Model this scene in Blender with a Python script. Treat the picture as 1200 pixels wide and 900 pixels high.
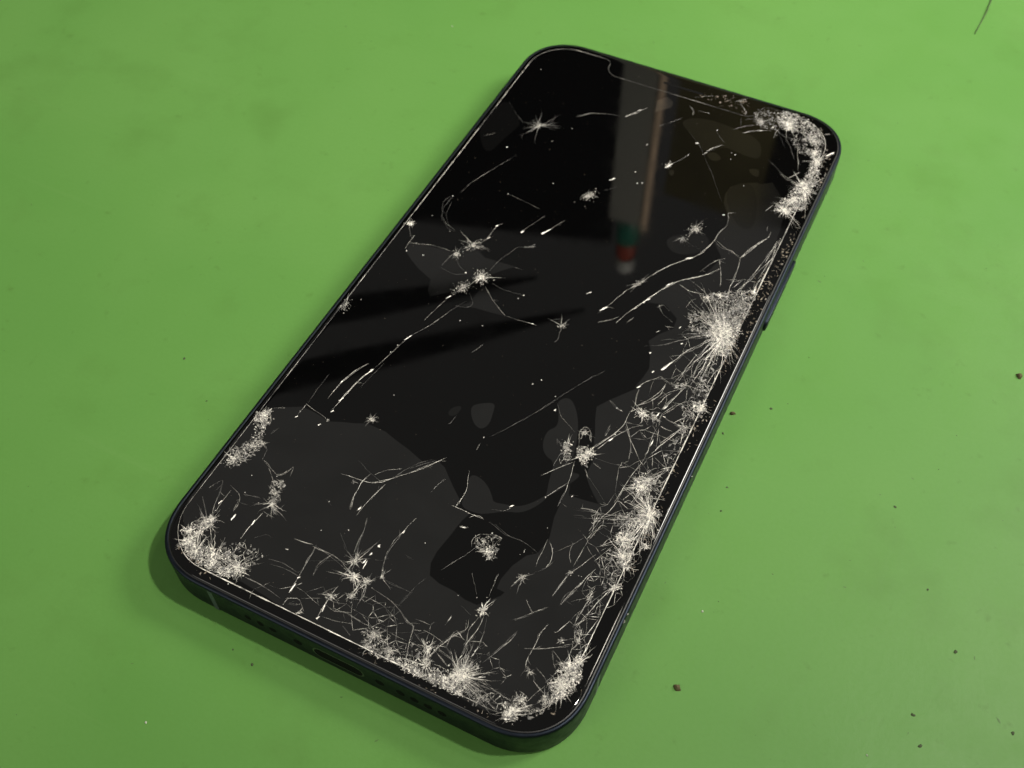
import bpy, bmesh, math, random
from mathutils import Vector, Matrix
from mathutils.geometry import tessellate_polygon
for o in list(bpy.data.objects): bpy.data.objects.remove(o)
S = bpy.context.scene
C = S.collection
MM = 0.001
rnd = random.Random(7)

# ------------------------------------------------------------------ camera
cam = bpy.data.cameras.new('camera'); camo = bpy.data.objects.new('camera', cam); C.objects.link(camo)
cam.sensor_fit = 'HORIZONTAL'; cam.sensor_width = 36.0; cam.lens = 38.273
cam.clip_start = 0.01; cam.clip_end = 50
camo.matrix_world = Matrix(((0.8963,-0.3557,0.2649,0.05116),(0.4435,0.7190,-0.5352,-0.11874),(0.0,0.5971,0.8021,0.15032),(0,0,0,1)))
cam.dof.use_dof = True; cam.dof.focus_distance = 0.172; cam.dof.aperture_fstop = 1.0
cam.dof.aperture_fstop = (cam.lens*0.001) / 0.0010      # an opening of about a millimetre, as in a pocket camera
S.camera = camo
# ------------------------------------------------------------------ room light
W = bpy.data.worlds.new('World'); S.world = W; W.use_nodes = True
bg = W.node_tree.nodes['Background']; bg.inputs[0].default_value = (1.0,0.97,0.89,1); bg.inputs[1].default_value = 0.107
def lamp(name, pos, target, watts, size, col, shape='DISK', sy=None):
    l = bpy.data.lights.new(name, 'AREA'); l.shape = shape; l.size = size
    if sy: l.size_y = sy
    l.energy = watts; l.color = col
    o = bpy.data.objects.new(name, l); C.objects.link(o); o.location = pos
    o.rotation_euler = (Vector(target)-Vector(pos)).to_track_quat('-Z','Y').to_euler()
    return o
bl = bpy.data.lights.new('bench_lamp', 'SPOT'); bl.energy = 13.0; bl.spot_size = math.radians(38); bl.spot_blend = 1.0; bl.shadow_soft_size = 0.018; bl.color = (1.0,0.955,0.87)
bo = bpy.data.objects.new('bench_lamp', bl); C.objects.link(bo); bo.location = (0.370,0.125,0.70)
bo.rotation_euler = (Vector((-0.06,0.06,0))-Vector(bo.location)).to_track_quat('-Z','Y').to_euler()
az, el = math.radians(35), math.radians(62.5)
lamp('ceiling_lamp', Vector((0.1+math.sin(az)*math.cos(el)*1.5, -0.04+math.cos(az)*math.cos(el)*1.5, math.sin(el)*1.5)), (0.1,-0.04,0), 1.3, 0.12, (1.0,0.92,0.78))
sp = bpy.data.lights.new('far_fill', 'SPOT'); sp.energy = 17.0; sp.spot_size = math.radians(54); sp.spot_blend = 1.0; sp.shadow_soft_size = 0.12; sp.color = (1.0,0.96,0.88)
so = bpy.data.objects.new('far_fill', sp); C.objects.link(so); so.location = (0.42,0.42,0.46)      # unseen fill spot, added to brighten the far end of the mat
so.rotation_euler = (Vector((0.04,0.20,0))-Vector(so.location)).to_track_quat('-Z','Y').to_euler()
lamp('room_fill', (-0.45,-1.0,0.9), (0,0,0), 3.4, 0.6, (1.0,0.95,0.86), 'SQUARE')
pl = bpy.data.lights.new('post_fill', 'SPOT'); pl.energy = 9.0; pl.spot_size = math.radians(44); pl.spot_blend = 1.0; pl.shadow_soft_size = 0.03; pl.color = (1.0,0.95,0.85)
po = bpy.data.objects.new('post_fill', pl); C.objects.link(po); po.location = (0.16,0.22,0.75)      # unseen spot, added to brighten the mirrored post and boards
po.rotation_euler = (Vector((-0.15,0.56,0.40))-Vector(po.location)).to_track_quat('-Z','Y').to_euler()
S.view_settings.view_transform = 'Standard'; S.view_settings.look = 'None'
S.view_settings.exposure = 0.70; S.view_settings.gamma = 1.0; S.view_settings.use_curve_mapping = False

# ------------------------------------------------------------------ materials
def mat(name, col, rough=0.5, metal=0.0, ior=1.5, spec=0.5):
    m = bpy.data.materials.new(name); m.use_nodes = True
    p = m.node_tree.nodes['Principled BSDF']
    p.inputs['Base Color'].default_value = (*col,1); p.inputs['Roughness'].default_value = rough
    p.inputs['Metallic'].default_value = metal; p.inputs['IOR'].default_value = ior; p.inputs['Specular IOR Level'].default_value = spec
    return m
def nd(m, t, **kw):
    n = m.node_tree.nodes.new(t)
    for k, v in kw.items(): setattr(n, k, v)
    return n
def link(m, a, b): m.node_tree.links.new(a, b)
def noise(m, vec, scale, detail=4, rough=0.55, dist=0.0):
    n = nd(m, 'ShaderNodeTexNoise'); n.inputs['Scale'].default_value = scale; n.inputs['Detail'].default_value = detail
    n.inputs['Roughness'].default_value = rough; n.inputs['Distortion'].default_value = dist
    link(m, vec, n.inputs['Vector']); return n.outputs[0]
def ramp(m, fac, *stops):
    r = nd(m, 'ShaderNodeValToRGB'); el = r.color_ramp.elements
    while len(el) < len(stops): el.new(0.5)
    for e, (p, c) in zip(el, stops):
        e.position = p; e.color = (*c,1) if isinstance(c, tuple) else (c,c,c,1)
    link(m, fac, r.inputs[0]); return r.outputs[0]
def mix(m, fac, a, b, mode='MIX'):
    n = nd(m, 'ShaderNodeMix', data_type='RGBA', blend_type=mode)
    for s, v in ((n.inputs[0],fac),(n.inputs[6],a),(n.inputs[7],b)):
        if isinstance(v, (int,float)): s.default_value = v
        elif isinstance(v, tuple): s.default_value = (*v,1)
        else: link(m, v, s)
    return n.outputs[2]
def coords(m): return nd(m, 'ShaderNodeTexCoord').outputs['Object']
def bump(m, h, strength, dist):
    b = nd(m, 'ShaderNodeBump'); b.inputs['Strength'].default_value = strength; b.inputs['Distance'].default_value = dist
    link(m, h, b.inputs['Height']); link(m, b.outputs[0], m.node_tree.nodes['Principled BSDF'].inputs['Normal'])

# green silicone work mat: worn, faint stains, scuffs and a fine grain
M_mat = mat('green_mat', (0.19,0.42,0.09), 0.34, ior=1.45, spec=0.3)
v = coords(M_mat); P = M_mat.node_tree.nodes['Principled BSDF']
big = noise(M_mat, v, 14, 3, 0.5, 0.4); mid = noise(M_mat, v, 60, 5, 0.6); fine = noise(M_mat, v, 1600, 2, 0.5)
c1 = mix(M_mat, ramp(M_mat, big, (0.35,0.0),(0.68,1.0)), (0.093,0.234,0.049), (0.110,0.254,0.058))
c2 = mix(M_mat, ramp(M_mat, mid, (0.55,0.0),(0.78,0.55)), c1, (0.083,0.192,0.039))
c3 = mix(M_mat, ramp(M_mat, noise(M_mat, v, 320, 3, 0.6), (0.66,0.0),(0.80,0.5)), c2, (0.067,0.141,0.028))
mp = nd(M_mat, 'ShaderNodeMapping'); mp.inputs['Rotation'].default_value = (0,0,0.62); mp.inputs['Scale'].default_value = (6,260,1)
link(M_mat, v, mp.inputs[0])
scr = ramp(M_mat, noise(M_mat, mp.outputs[0], 1.0, 3, 0.6), (0.64,0.0),(0.78,0.3))
c4 = mix(M_mat, scr, c3, (0.133,0.271,0.075))
c5 = mix(M_mat, ramp(M_mat, fine, (0.3,0.0),(0.7,0.16)), c4, (0.079,0.204,0.036))
link(M_mat, c5, P.inputs['Base Color'])
rr = ramp(M_mat, noise(M_mat, v, 90, 4, 0.6), (0.3,0.40),(0.7,0.54)); link(M_mat, rr, P.inputs['Roughness'])
hh = mix(M_mat, 0.5, noise(M_mat, v, 900, 3, 0.6), noise(M_mat, mp.outputs[0], 1.0, 3, 0.6))
bump(M_mat, hh, 0.5, 0.00012)

M_frame = mat('polished_blue_steel', (0.020,0.025,0.034), 0.42, 1.0)
v = coords(M_frame); link(M_frame, ramp(M_frame, noise(M_frame, v, 500, 4, 0.6), (0.35,0.40),(0.75,0.56)), M_frame.node_tree.nodes['Principled BSDF'].inputs['Roughness'])
M_gasket = mat('black_gasket', (0.008,0.008,0.008), 0.5)
M_band = mat('antenna_plastic', (0.05,0.06,0.07), 0.35)
M_hole = mat('dark_hole', (0.004,0.004,0.004), 0.8, spec=0.1)
M_port = mat('port_metal', (0.22,0.22,0.21), 0.35, 1.0)
M_glass = mat('black_front_glass', (0.0012,0.0012,0.0013), 0.03, ior=1.48)
v = coords(M_glass); link(M_glass, ramp(M_glass, noise(M_glass, v, 160, 5, 0.65), (0.4,0.02),(0.75,0.07)), M_glass.node_tree.nodes['Principled BSDF'].inputs['Roughness'])
def lifted(name, ior):
    m = mat(name, (0.003,0.003,0.003), 0.035, ior=ior); v = coords(m); p = m.node_tree.nodes['Principled BSDF']
    sm = noise(m, v, 55, 4, 0.6, 0.6)      # uneven gap: the mirror image is patchy
    link(m, ramp(m, sm, (0.3,0.03),(0.75,0.13)), p.inputs['Roughness']); link(m, ramp(m, sm, (0.3,0.40),(0.7,0.52)), p.inputs['Specular IOR Level']); return m
M_lift = [lifted('glass_over_air_gap_thin', 1.72), lifted('glass_over_air_gap', 1.91)]

def crackm(name, col, rough=0.45):
    m = mat(name, col, rough, ior=1.6); v = coords(m)
    f = ramp(m, noise(m, v, 1300, 4, 0.75), (0.36,0.45),(0.54,1.0))
    link(m, mix(m, 1.0, col, f, 'MULTIPLY'), m.node_tree.nodes['Principled BSDF'].inputs['Base Color']); return m

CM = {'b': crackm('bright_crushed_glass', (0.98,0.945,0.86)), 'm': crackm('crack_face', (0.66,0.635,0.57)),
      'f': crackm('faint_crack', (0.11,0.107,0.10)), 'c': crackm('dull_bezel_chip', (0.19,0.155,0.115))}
CM['d'] = crackm('dim_crack', (0.27,0.26,0.24))  # crack glints are painted: paler and darker copies of one glass colour
M_fleck = mat('painted_glint', (0.96,0.93,0.86), 0.3)
M_dirt = mat('dark_dirt', (0.047,0.067,0.025), 0.8); M_brown = mat('brown_crumb', (0.086,0.071,0.027), 0.8)
M_smear = mat('green_grime', (0.067,0.149,0.031), 0.6); M_white = mat('pale_crumb', (0.353,0.393,0.298), 0.5)

# ------------------------------------------------------------------ helpers
def obj(name, verts, faces, m, parent=None, smooth=False, kind=None):
    me = bpy.data.meshes.new(name); me.from_pydata([Vector(q)*MM for q in verts], [], faces); me.update()
    if smooth: me.polygons.foreach_set('use_smooth', [True]*len(me.polygons))
    if isinstance(m, (list,tuple)):
        for x in m: me.materials.append(x)
    else: me.materials.append(m)
    o = bpy.data.objects.new(name, me); C.objects.link(o)
    if parent: o.parent = parent
    if kind: o['kind'] = kind
    return o
def tag(o, label, cat, group=None):
    o['label'] = label; o['category'] = cat
    if group: o['group'] = group
    return o
class MB:
    def __init__(s): s.v = []; s.f = []; s.m = []; s.c = 0
    def strip(s, pts, w, z=0.012, h=None, taper=(1,1), wob=0.35):
        """a raised ridge of broken glass along pts (mm); w = full width"""
        n = len(pts); b = len(s.v)
        for i, (x, y) in enumerate(pts):
            a = pts[max(i-1,0)]; c = pts[min(i+1,n-1)]
            dx, dy = c[0]-a[0], c[1]-a[1]; l = math.hypot(dx,dy) or 1
            t = i/(n-1) if n > 1 else 0
            ww = w*0.5*(taper[0]*(1-t)+taper[1]*t)*(1+rnd.uniform(-wob,wob))*(min(1,0.25+4*min(t,1-t)) if n > 2 else 1)
            nx, ny = -dy/l*ww, dx/l*ww
            hh = (h if h is not None else 0.25*w)*rnd.uniform(0.5,1.3)
            sh = rnd.uniform(-0.6,0.6)
            s.v += [(x+nx,y+ny,z),(x+nx*sh,y+ny*sh,z+hh),(x-nx,y-ny,z)]
        for i in range(n-1):
            q = b+3*i
            s.f += [(q,q+1,q+4,q+3),(q+1,q+2,q+5,q+4)]; k_ = s.c[min(i,len(s.c)-1)] if isinstance(s.c, list) else s.c; s.m += [k_,k_]
    def chip(s, x, y, r, z=0.012):
        b = len(s.v); k = rnd.choice((3,3,4,5)); a0 = rnd.uniform(0,6.28); tz = rnd.uniform(0,0.5)*r
        el = rnd.uniform(1.0,2.6); q_ = rnd.uniform(0,3.14); cq, sq = math.cos(q_), math.sin(q_)
        for i in range(k):
            a = a0+6.283*i/k+rnd.uniform(-.5,.5); q = r*rnd.uniform(.6,1.3)
            u, w = math.cos(a)*q*math.sqrt(el), math.sin(a)*q/math.sqrt(el)
            s.v.append((x+u*cq-w*sq, y+u*sq+w*cq, z+0.03*rnd.random()))
        s.v.append((x+rnd.uniform(-.3,.3)*r, y+rnd.uniform(-.3,.3)*r, z+0.03+tz))
        s.f += [(b+i,b+(i+1)%k,b+k) for i in range(k)]; s.m += [s.c if isinstance(s.c, int) else 2]*k
    def tube(s, pts, r, k=6, rs=None):
        b = len(s.v)
        for i, p in enumerate(pts):
            p = Vector(p); a = Vector(pts[max(i-1,0)]); c = Vector(pts[min(i+1,len(pts)-1)])
            d = (c-a).normalized(); u = d.orthogonal().normalized(); w = d.cross(u)
            for j in range(k):
                t = 6.28318*j/k; s.v.append(tuple(p+(u*math.cos(t)+w*math.sin(t))*(rs[i] if rs else r)))
        for i in range(len(pts)-1):
            for j in range(k): s.f.append((b+i*k+j, b+i*k+(j+1)%k, b+(i+1)*k+(j+1)%k, b+(i+1)*k+j))
        s.f.append(tuple(b+j for j in range(k))[::-1]); s.f.append(tuple(b+(len(pts)-1)*k+j for j in range(k)))
    def box(s, c, h):
        b = len(s.v)
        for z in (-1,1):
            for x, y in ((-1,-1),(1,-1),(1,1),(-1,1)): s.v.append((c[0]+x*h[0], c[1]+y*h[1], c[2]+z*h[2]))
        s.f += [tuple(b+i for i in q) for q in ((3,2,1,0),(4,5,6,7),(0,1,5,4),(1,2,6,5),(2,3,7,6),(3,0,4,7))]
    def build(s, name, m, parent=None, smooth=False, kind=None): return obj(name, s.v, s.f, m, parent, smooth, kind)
def subdiv(pts, step, jit):
    """break a traced line into short, slightly uneven segments"""
    out = [pts[0]]
    for a, b in zip(pts, pts[1:]):
        l = math.hypot(b[0]-a[0], b[1]-a[1]); n = max(1, int(l/step))
        for i in range(1, n+1):
            t = i/n; j = jit if i < n else jit*0.3
            out.append((a[0]+(b[0]-a[0])*t+rnd.gauss(0,j), a[1]+(b[1]-a[1])*t+rnd.gauss(0,j)))
    return out
def chaikin(p, n=1, closed=True):
    for _ in range(n):
        q = []; N = len(p)
        for i in range(N if closed else N-1):
            a, b = p[i], p[(i+1)%N]
            q += [(a[0]*.75+b[0]*.25,a[1]*.75+b[1]*.25),(a[0]*.25+b[0]*.75,a[1]*.25+b[1]*.75)]
        p = q if closed else [p[0]]+q+[p[-1]]
    return p
def rrect(hx, hy, r, n=16, e=2.25):
    out = []
    for cx, cy, a0 in ((hx-r,hy-r,0),(-hx+r,hy-r,90),(-hx+r,-hy+r,180),(hx-r,-hy+r,270)):
        for i in range(n+1):
            a = math.radians(a0+90*i/n); c, s = math.cos(a), math.sin(a)
            out.append((cx+math.copysign(abs(c)**(2/e),c)*r, cy+math.copysign(abs(s)**(2/e),s)*r))
    return out
HX, HY, RC = 35.85, 73.45, 11.2
def ring(inset, z):
    return [(x,y,z) for x, y in rrect(HX-inset, HY-inset, max(RC-inset,1))]
def loft(rings, cap=False):
    n = len(rings[0]); v = [q for r in rings for q in r]; f = []
    for i in range(len(rings)-1):
        for j in range(n): f.append((i*n+j, i*n+(j+1)%n, (i+1)*n+(j+1)%n, (i+1)*n+j))
    if cap: f.append(tuple(range((len(rings)-1)*n, len(rings)*n)))
    return v, f

# ------------------------------------------------------------------ setting: the mat and the dark end of the room mirrored in the glass
N = 90
vs = [(-900+1800*i/N, -700+1500*j/N, -7.4) for j in range(N+1) for i in range(N+1)]
fs = [(j*(N+1)+i, j*(N+1)+i+1, (j+1)*(N+1)+i+1, (j+1)*(N+1)+i) for j in range(N) for i in range(N)]
bench = obj('work_mat', vs, fs, M_mat, kind='structure')
bench['label'] = 'worn green silicone work mat under the phone'
M_dark = mat('dark_curtain', (0.010,0.010,0.011), 0.9, spec=0.1)
M_char = mat('charcoal_board', (0.06,0.055,0.05), 0.8, spec=0.1)
M_wood = mat('brown_board', (0.34,0.29,0.13), 0.7, spec=0.2)
v = coords(M_wood); link(M_wood, mix(M_wood, ramp(M_wood, noise(M_wood, v, 5, 3, 0.5), (0.35,0.0),(0.7,1.0)), (0.66,0.56,0.25), (0.34,0.28,0.13)), M_wood.node_tree.nodes['Principled BSDF'].inputs['Base Color'])
def slab(name, a, b, top, thick, m):
    dx, dy = b[0]-a[0], b[1]-a[1]; l = math.hypot(dx,dy); nx, ny = -dy/l*thick, dx/l*thick
    q = [(a[0],a[1]),(b[0],b[1]),(b[0]+nx,b[1]+ny),(a[0]+nx,a[1]+ny)]
    vv = [(x,y,-7.0) for x,y in q]+[(x,y,top) for x,y in q]
    o = obj(name, vv, [(3,2,1,0),(4,5,6,7),(0,1,5,4),(1,2,6,5),(2,3,7,6),(3,0,4,7)], m, kind='structure'); return o
slab('wall', (-1900,543), (-345,1035), 1100, 60, M_dark)
slab('wall', (-262,1000), (-128,1000), 930, 40, M_wood)
slab('wall', (-126,1003), (700,1003), 925, 40, M_char)
M_post = mat('grey_post', (0.40,0.39,0.35), 0.6); M_tan = mat('tan_lit_edge', (1.0,0.74,0.52), 0.6)
M_gr = mat('green_collar', (0.01,0.22,0.14), 0.4); M_rd = mat('red_collar', (0.5,0.08,0.04), 0.4); M_bulb = mat('pale_tip', (0.95,0.93,0.9), 0.25)
post = bpy.data.objects.new('bench_post', None); C.objects.link(post); post.location = (-0.150,0.520,-0.0074)
tag(post, 'grey upright post with green and red collars and a pale tip, mirrored in the screen', 'post')
def turned(name, prof, m, x=0, k=20):
    v, f = loft([[(x+r*math.cos(6.28318*j/k), r*math.sin(6.28318*j/k), z) for j in range(k)] for r, z in prof], True)
    return obj(name, v, f, m, post, True)
b = MB(); b.box((-4.5,0,256),(14.5,9,255)); b.build('shaft', M_post, post)
b = MB(); b.tube([(12.2,-9.5,0),(12.2,-9.5,511)], 2.6, 16); b.build('tube', M_tan, post, True)  # the post's lit edge, its highlight painted as a pale tan strip
turned('collar', [(10,511.5),(10,538),(9,539)], M_gr, -4)
turned('collar', [(9,539.5),(8.5,556),(6,560)], M_rd, -4)
turned('tip', [(7,560.5),(9,566),(8,573),(4,578),(0.5,579.5)], M_bulb, -3)
arm = bpy.data.objects.new('lamp_arm', None); C.objects.link(arm); arm.location = (-0.3,0.17,0.42)
tag(arm, 'pair of black lamp arm bars mirrored across the middle of the screen', 'lamp arm')
M_arm = mat('black_arm', (0.006,0.006,0.006), 0.6, spec=0.2)
for a, e in (((-20,57,0),(123,172,0)),((-20,-14,0),(161,154,0))):
    b = MB(); dx, dy = e[0]-a[0], e[1]-a[1]; b.tube([(a[0]-dx*1.2,a[1]-dy*1.2,0),a,(a[0]+dx*.45,a[1]+dy*.45,0),(a[0]+dx*.8,a[1]+dy*.8,0),(a[0]+dx*1.1,a[1]+dy*1.1,0)], 9.5, 10, (9.5,9.5,9.0,6.0,1.2)); b.build('bar', M_arm, arm, True)



# ------------------------------------------------------------------ survey of the breakage, in millimetres on the phone face
CW = 1.0; SW = 1.0
PATCHES = [
(1,0,[(-34.3,-43.37),(-32.92,-41.0),(-28.21,-38.54),(-25.94,-38.61),(-22.37,-39.05),(-16.61,-36.62),(-13.02,-36.64),(-7.98,-38.04),(-4.59,-39.11),(-2.6,-37.72),(-0.8,-38.5),(2.37,-41.24),(4.72,-43.13),(4.49,-44.0),(6.86,-44.44),(6.38,-45.88),(5.89,-49.28),(6.33,-46.99),(5.93,-49.54),(5.43,-52.5),(5.6,-54.7),(6.44,-56.54),(8.3,-57.11),(11.08,-57.2),(13.03,-57.69),(15.09,-57.75),(15.93,-56.79),(17.56,-54.72),(17.88,-54.02),(16.51,-53.96),(16.38,-52.37),(16.96,-49.46),(18.13,-46.98),(19.5,-45.92),(19.74,-44.65),(19.97,-42.6),(19.17,-39.04),(18.95,-36.32),(18.84,-32.25),(19.53,-34.31),(21.82,-34.0),(24.47,-33.71),(23.09,-32.55),(21.85,-31.3),(20.43,-29.7),(20.29,-26.57),(18.42,-21.35),(16.53,-16.38),(17.85,-14.34),(21.14,-9.89),(20.74,-9.57),(21.46,-4.79),(20.15,-1.0),(19.03,0.85),(20.13,3.03),(21.89,5.33),(21.65,7.91),(18.5,10.05),(15.36,9.13),(16.57,13.95),(18.91,17.03),(22.44,20.17),(23.72,25.31),(23.52,26.03),(20.92,29.29),(21.81,34.82),(21.28,36.72),(20.51,37.65),(19.23,39.74),(18.54,42.35),(18.8,44.65),(20.3,46.49),(23.12,48.16),(24.04,48.06),(25.86,49.52),(30.25,44.66),(32.47,30.95),(32.58,11.17),(32.49,-1.07),(32.59,-13.0),(32.54,-25.3),(32.61,-37.01),(32.57,-47.66),(32.51,-55.13),(32.86,-57.74),(33.43,-62.04),(32.29,-65.67),(29.79,-68.82),(27.21,-70.37),(23.72,-71.42),(19.35,-71.38),(9.77,-71.19),(-0.03,-70.93),(-9.49,-70.78),(-19.16,-70.11),(-24.08,-69.82),(-28.68,-68.33),(-31.91,-66.58),(-34.01,-64.2),(-34.54,-61.68),(-34.54,-58.48)]),
(1,1,[(9.99,-18.32),(11.43,-16.58),(13.36,-17.95),(15.49,-21.46),(16.92,-26.07),(17.88,-30.32),(19.86,-29.77),(18.71,-32.52),(16.34,-36.51),(16.05,-35.0),(15.48,-33.2),(14.9,-29.66),(12.87,-29.16),(11.5,-27.43),(11.06,-24.55),(12.35,-23.01),(11.3,-20.35)]),
(1,1,[(-2.53,-25.81),(-1.9,-24.81),(0.75,-23.17),(1.36,-25.27),(1.87,-27.75),(1.14,-29.23),(-0.37,-28.86),(-1.82,-27.3)]),
(1,1,[(3.52,-38.06),(4.67,-37.49),(6.89,-38.28),(8.62,-39.91),(9.26,-40.83),(11.13,-40.31),(13.02,-39.86),(14.53,-38.62),(15.97,-36.48),(16.7,-34.89),(16.75,-35.89),(15.83,-38.39),(14.12,-40.65),(11.7,-41.45),(9.37,-43.12),(7.96,-43.82),(4.81,-43.92),(4.54,-40.7)]),
(0,1,[(-5.57,-28.7),(-5.25,-27.16),(-3.89,-26.26),(-3.87,-28.31),(-4.73,-29.2)]),
(1,0,[(-30.23,0.58),(-30.82,2.94),(-26.89,3.88),(-22.84,4.57),(-20.33,8.13),(-16.24,5.86),(-13.03,6.15),(-10.03,6.34),(-13.76,1.94),(-14.7,0.08),(-15.61,-1.81),(-17.96,-4.53),(-20.79,-7.17),(-21.84,-6.14),(-22.75,-3.46),(-25.97,-2.18)]),
(1,0,[(-15.28,-6.89),(-13.68,-5.49),(-13.16,-0.6),(-10.58,-2.43),(-6.28,-5.28),(-8.92,-5.69),(-12.01,-6.0)]),
(1,0,[(-4.16,62.87),(-2.66,65.01),(-0.82,63.9),(-0.56,62.15),(-3.11,59.28)]),
(0,1,[(3.0,58.4),(4.02,60.73),(8.08,62.12),(13.48,61.77),(19.79,60.73),(21.79,54.77),(18.21,54.6),(13.86,55.46),(12.24,53.78),(10.67,52.02),(8.46,53.95),(5.76,56.16)]),
(1,1,[(10.97,51.71),(12.51,53.05),(14.53,51.75),(13.79,50.53),(12.62,50.23)]),
(1,1,[(20.13,51.12),(21.67,51.89),(22.45,51.71),(22.94,49.73),(21.71,49.67)]),
(1,1,[(6.02,43.86),(7.16,44.26),(7.37,42.3),(6.48,42.69)]),
(0,1,[(12.32,25.71),(15.95,28.98),(19.12,30.25),(20.73,27.53),(19.25,24.49),(16.31,22.75),(14.15,23.12)]),
(0,1,[(-33.78,36.9),(-34.87,42.92),(-33.11,49.5),(-28.27,45.16),(-26.81,42.84),(-27.88,38.33),(-28.8,31.08)]),
(0,1,[(18.55,42.08),(19.04,45.32),(22.1,47.83),(24.94,43.28),(26.62,36.43),(25.41,34.42),(22.26,36.17)])]
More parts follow.
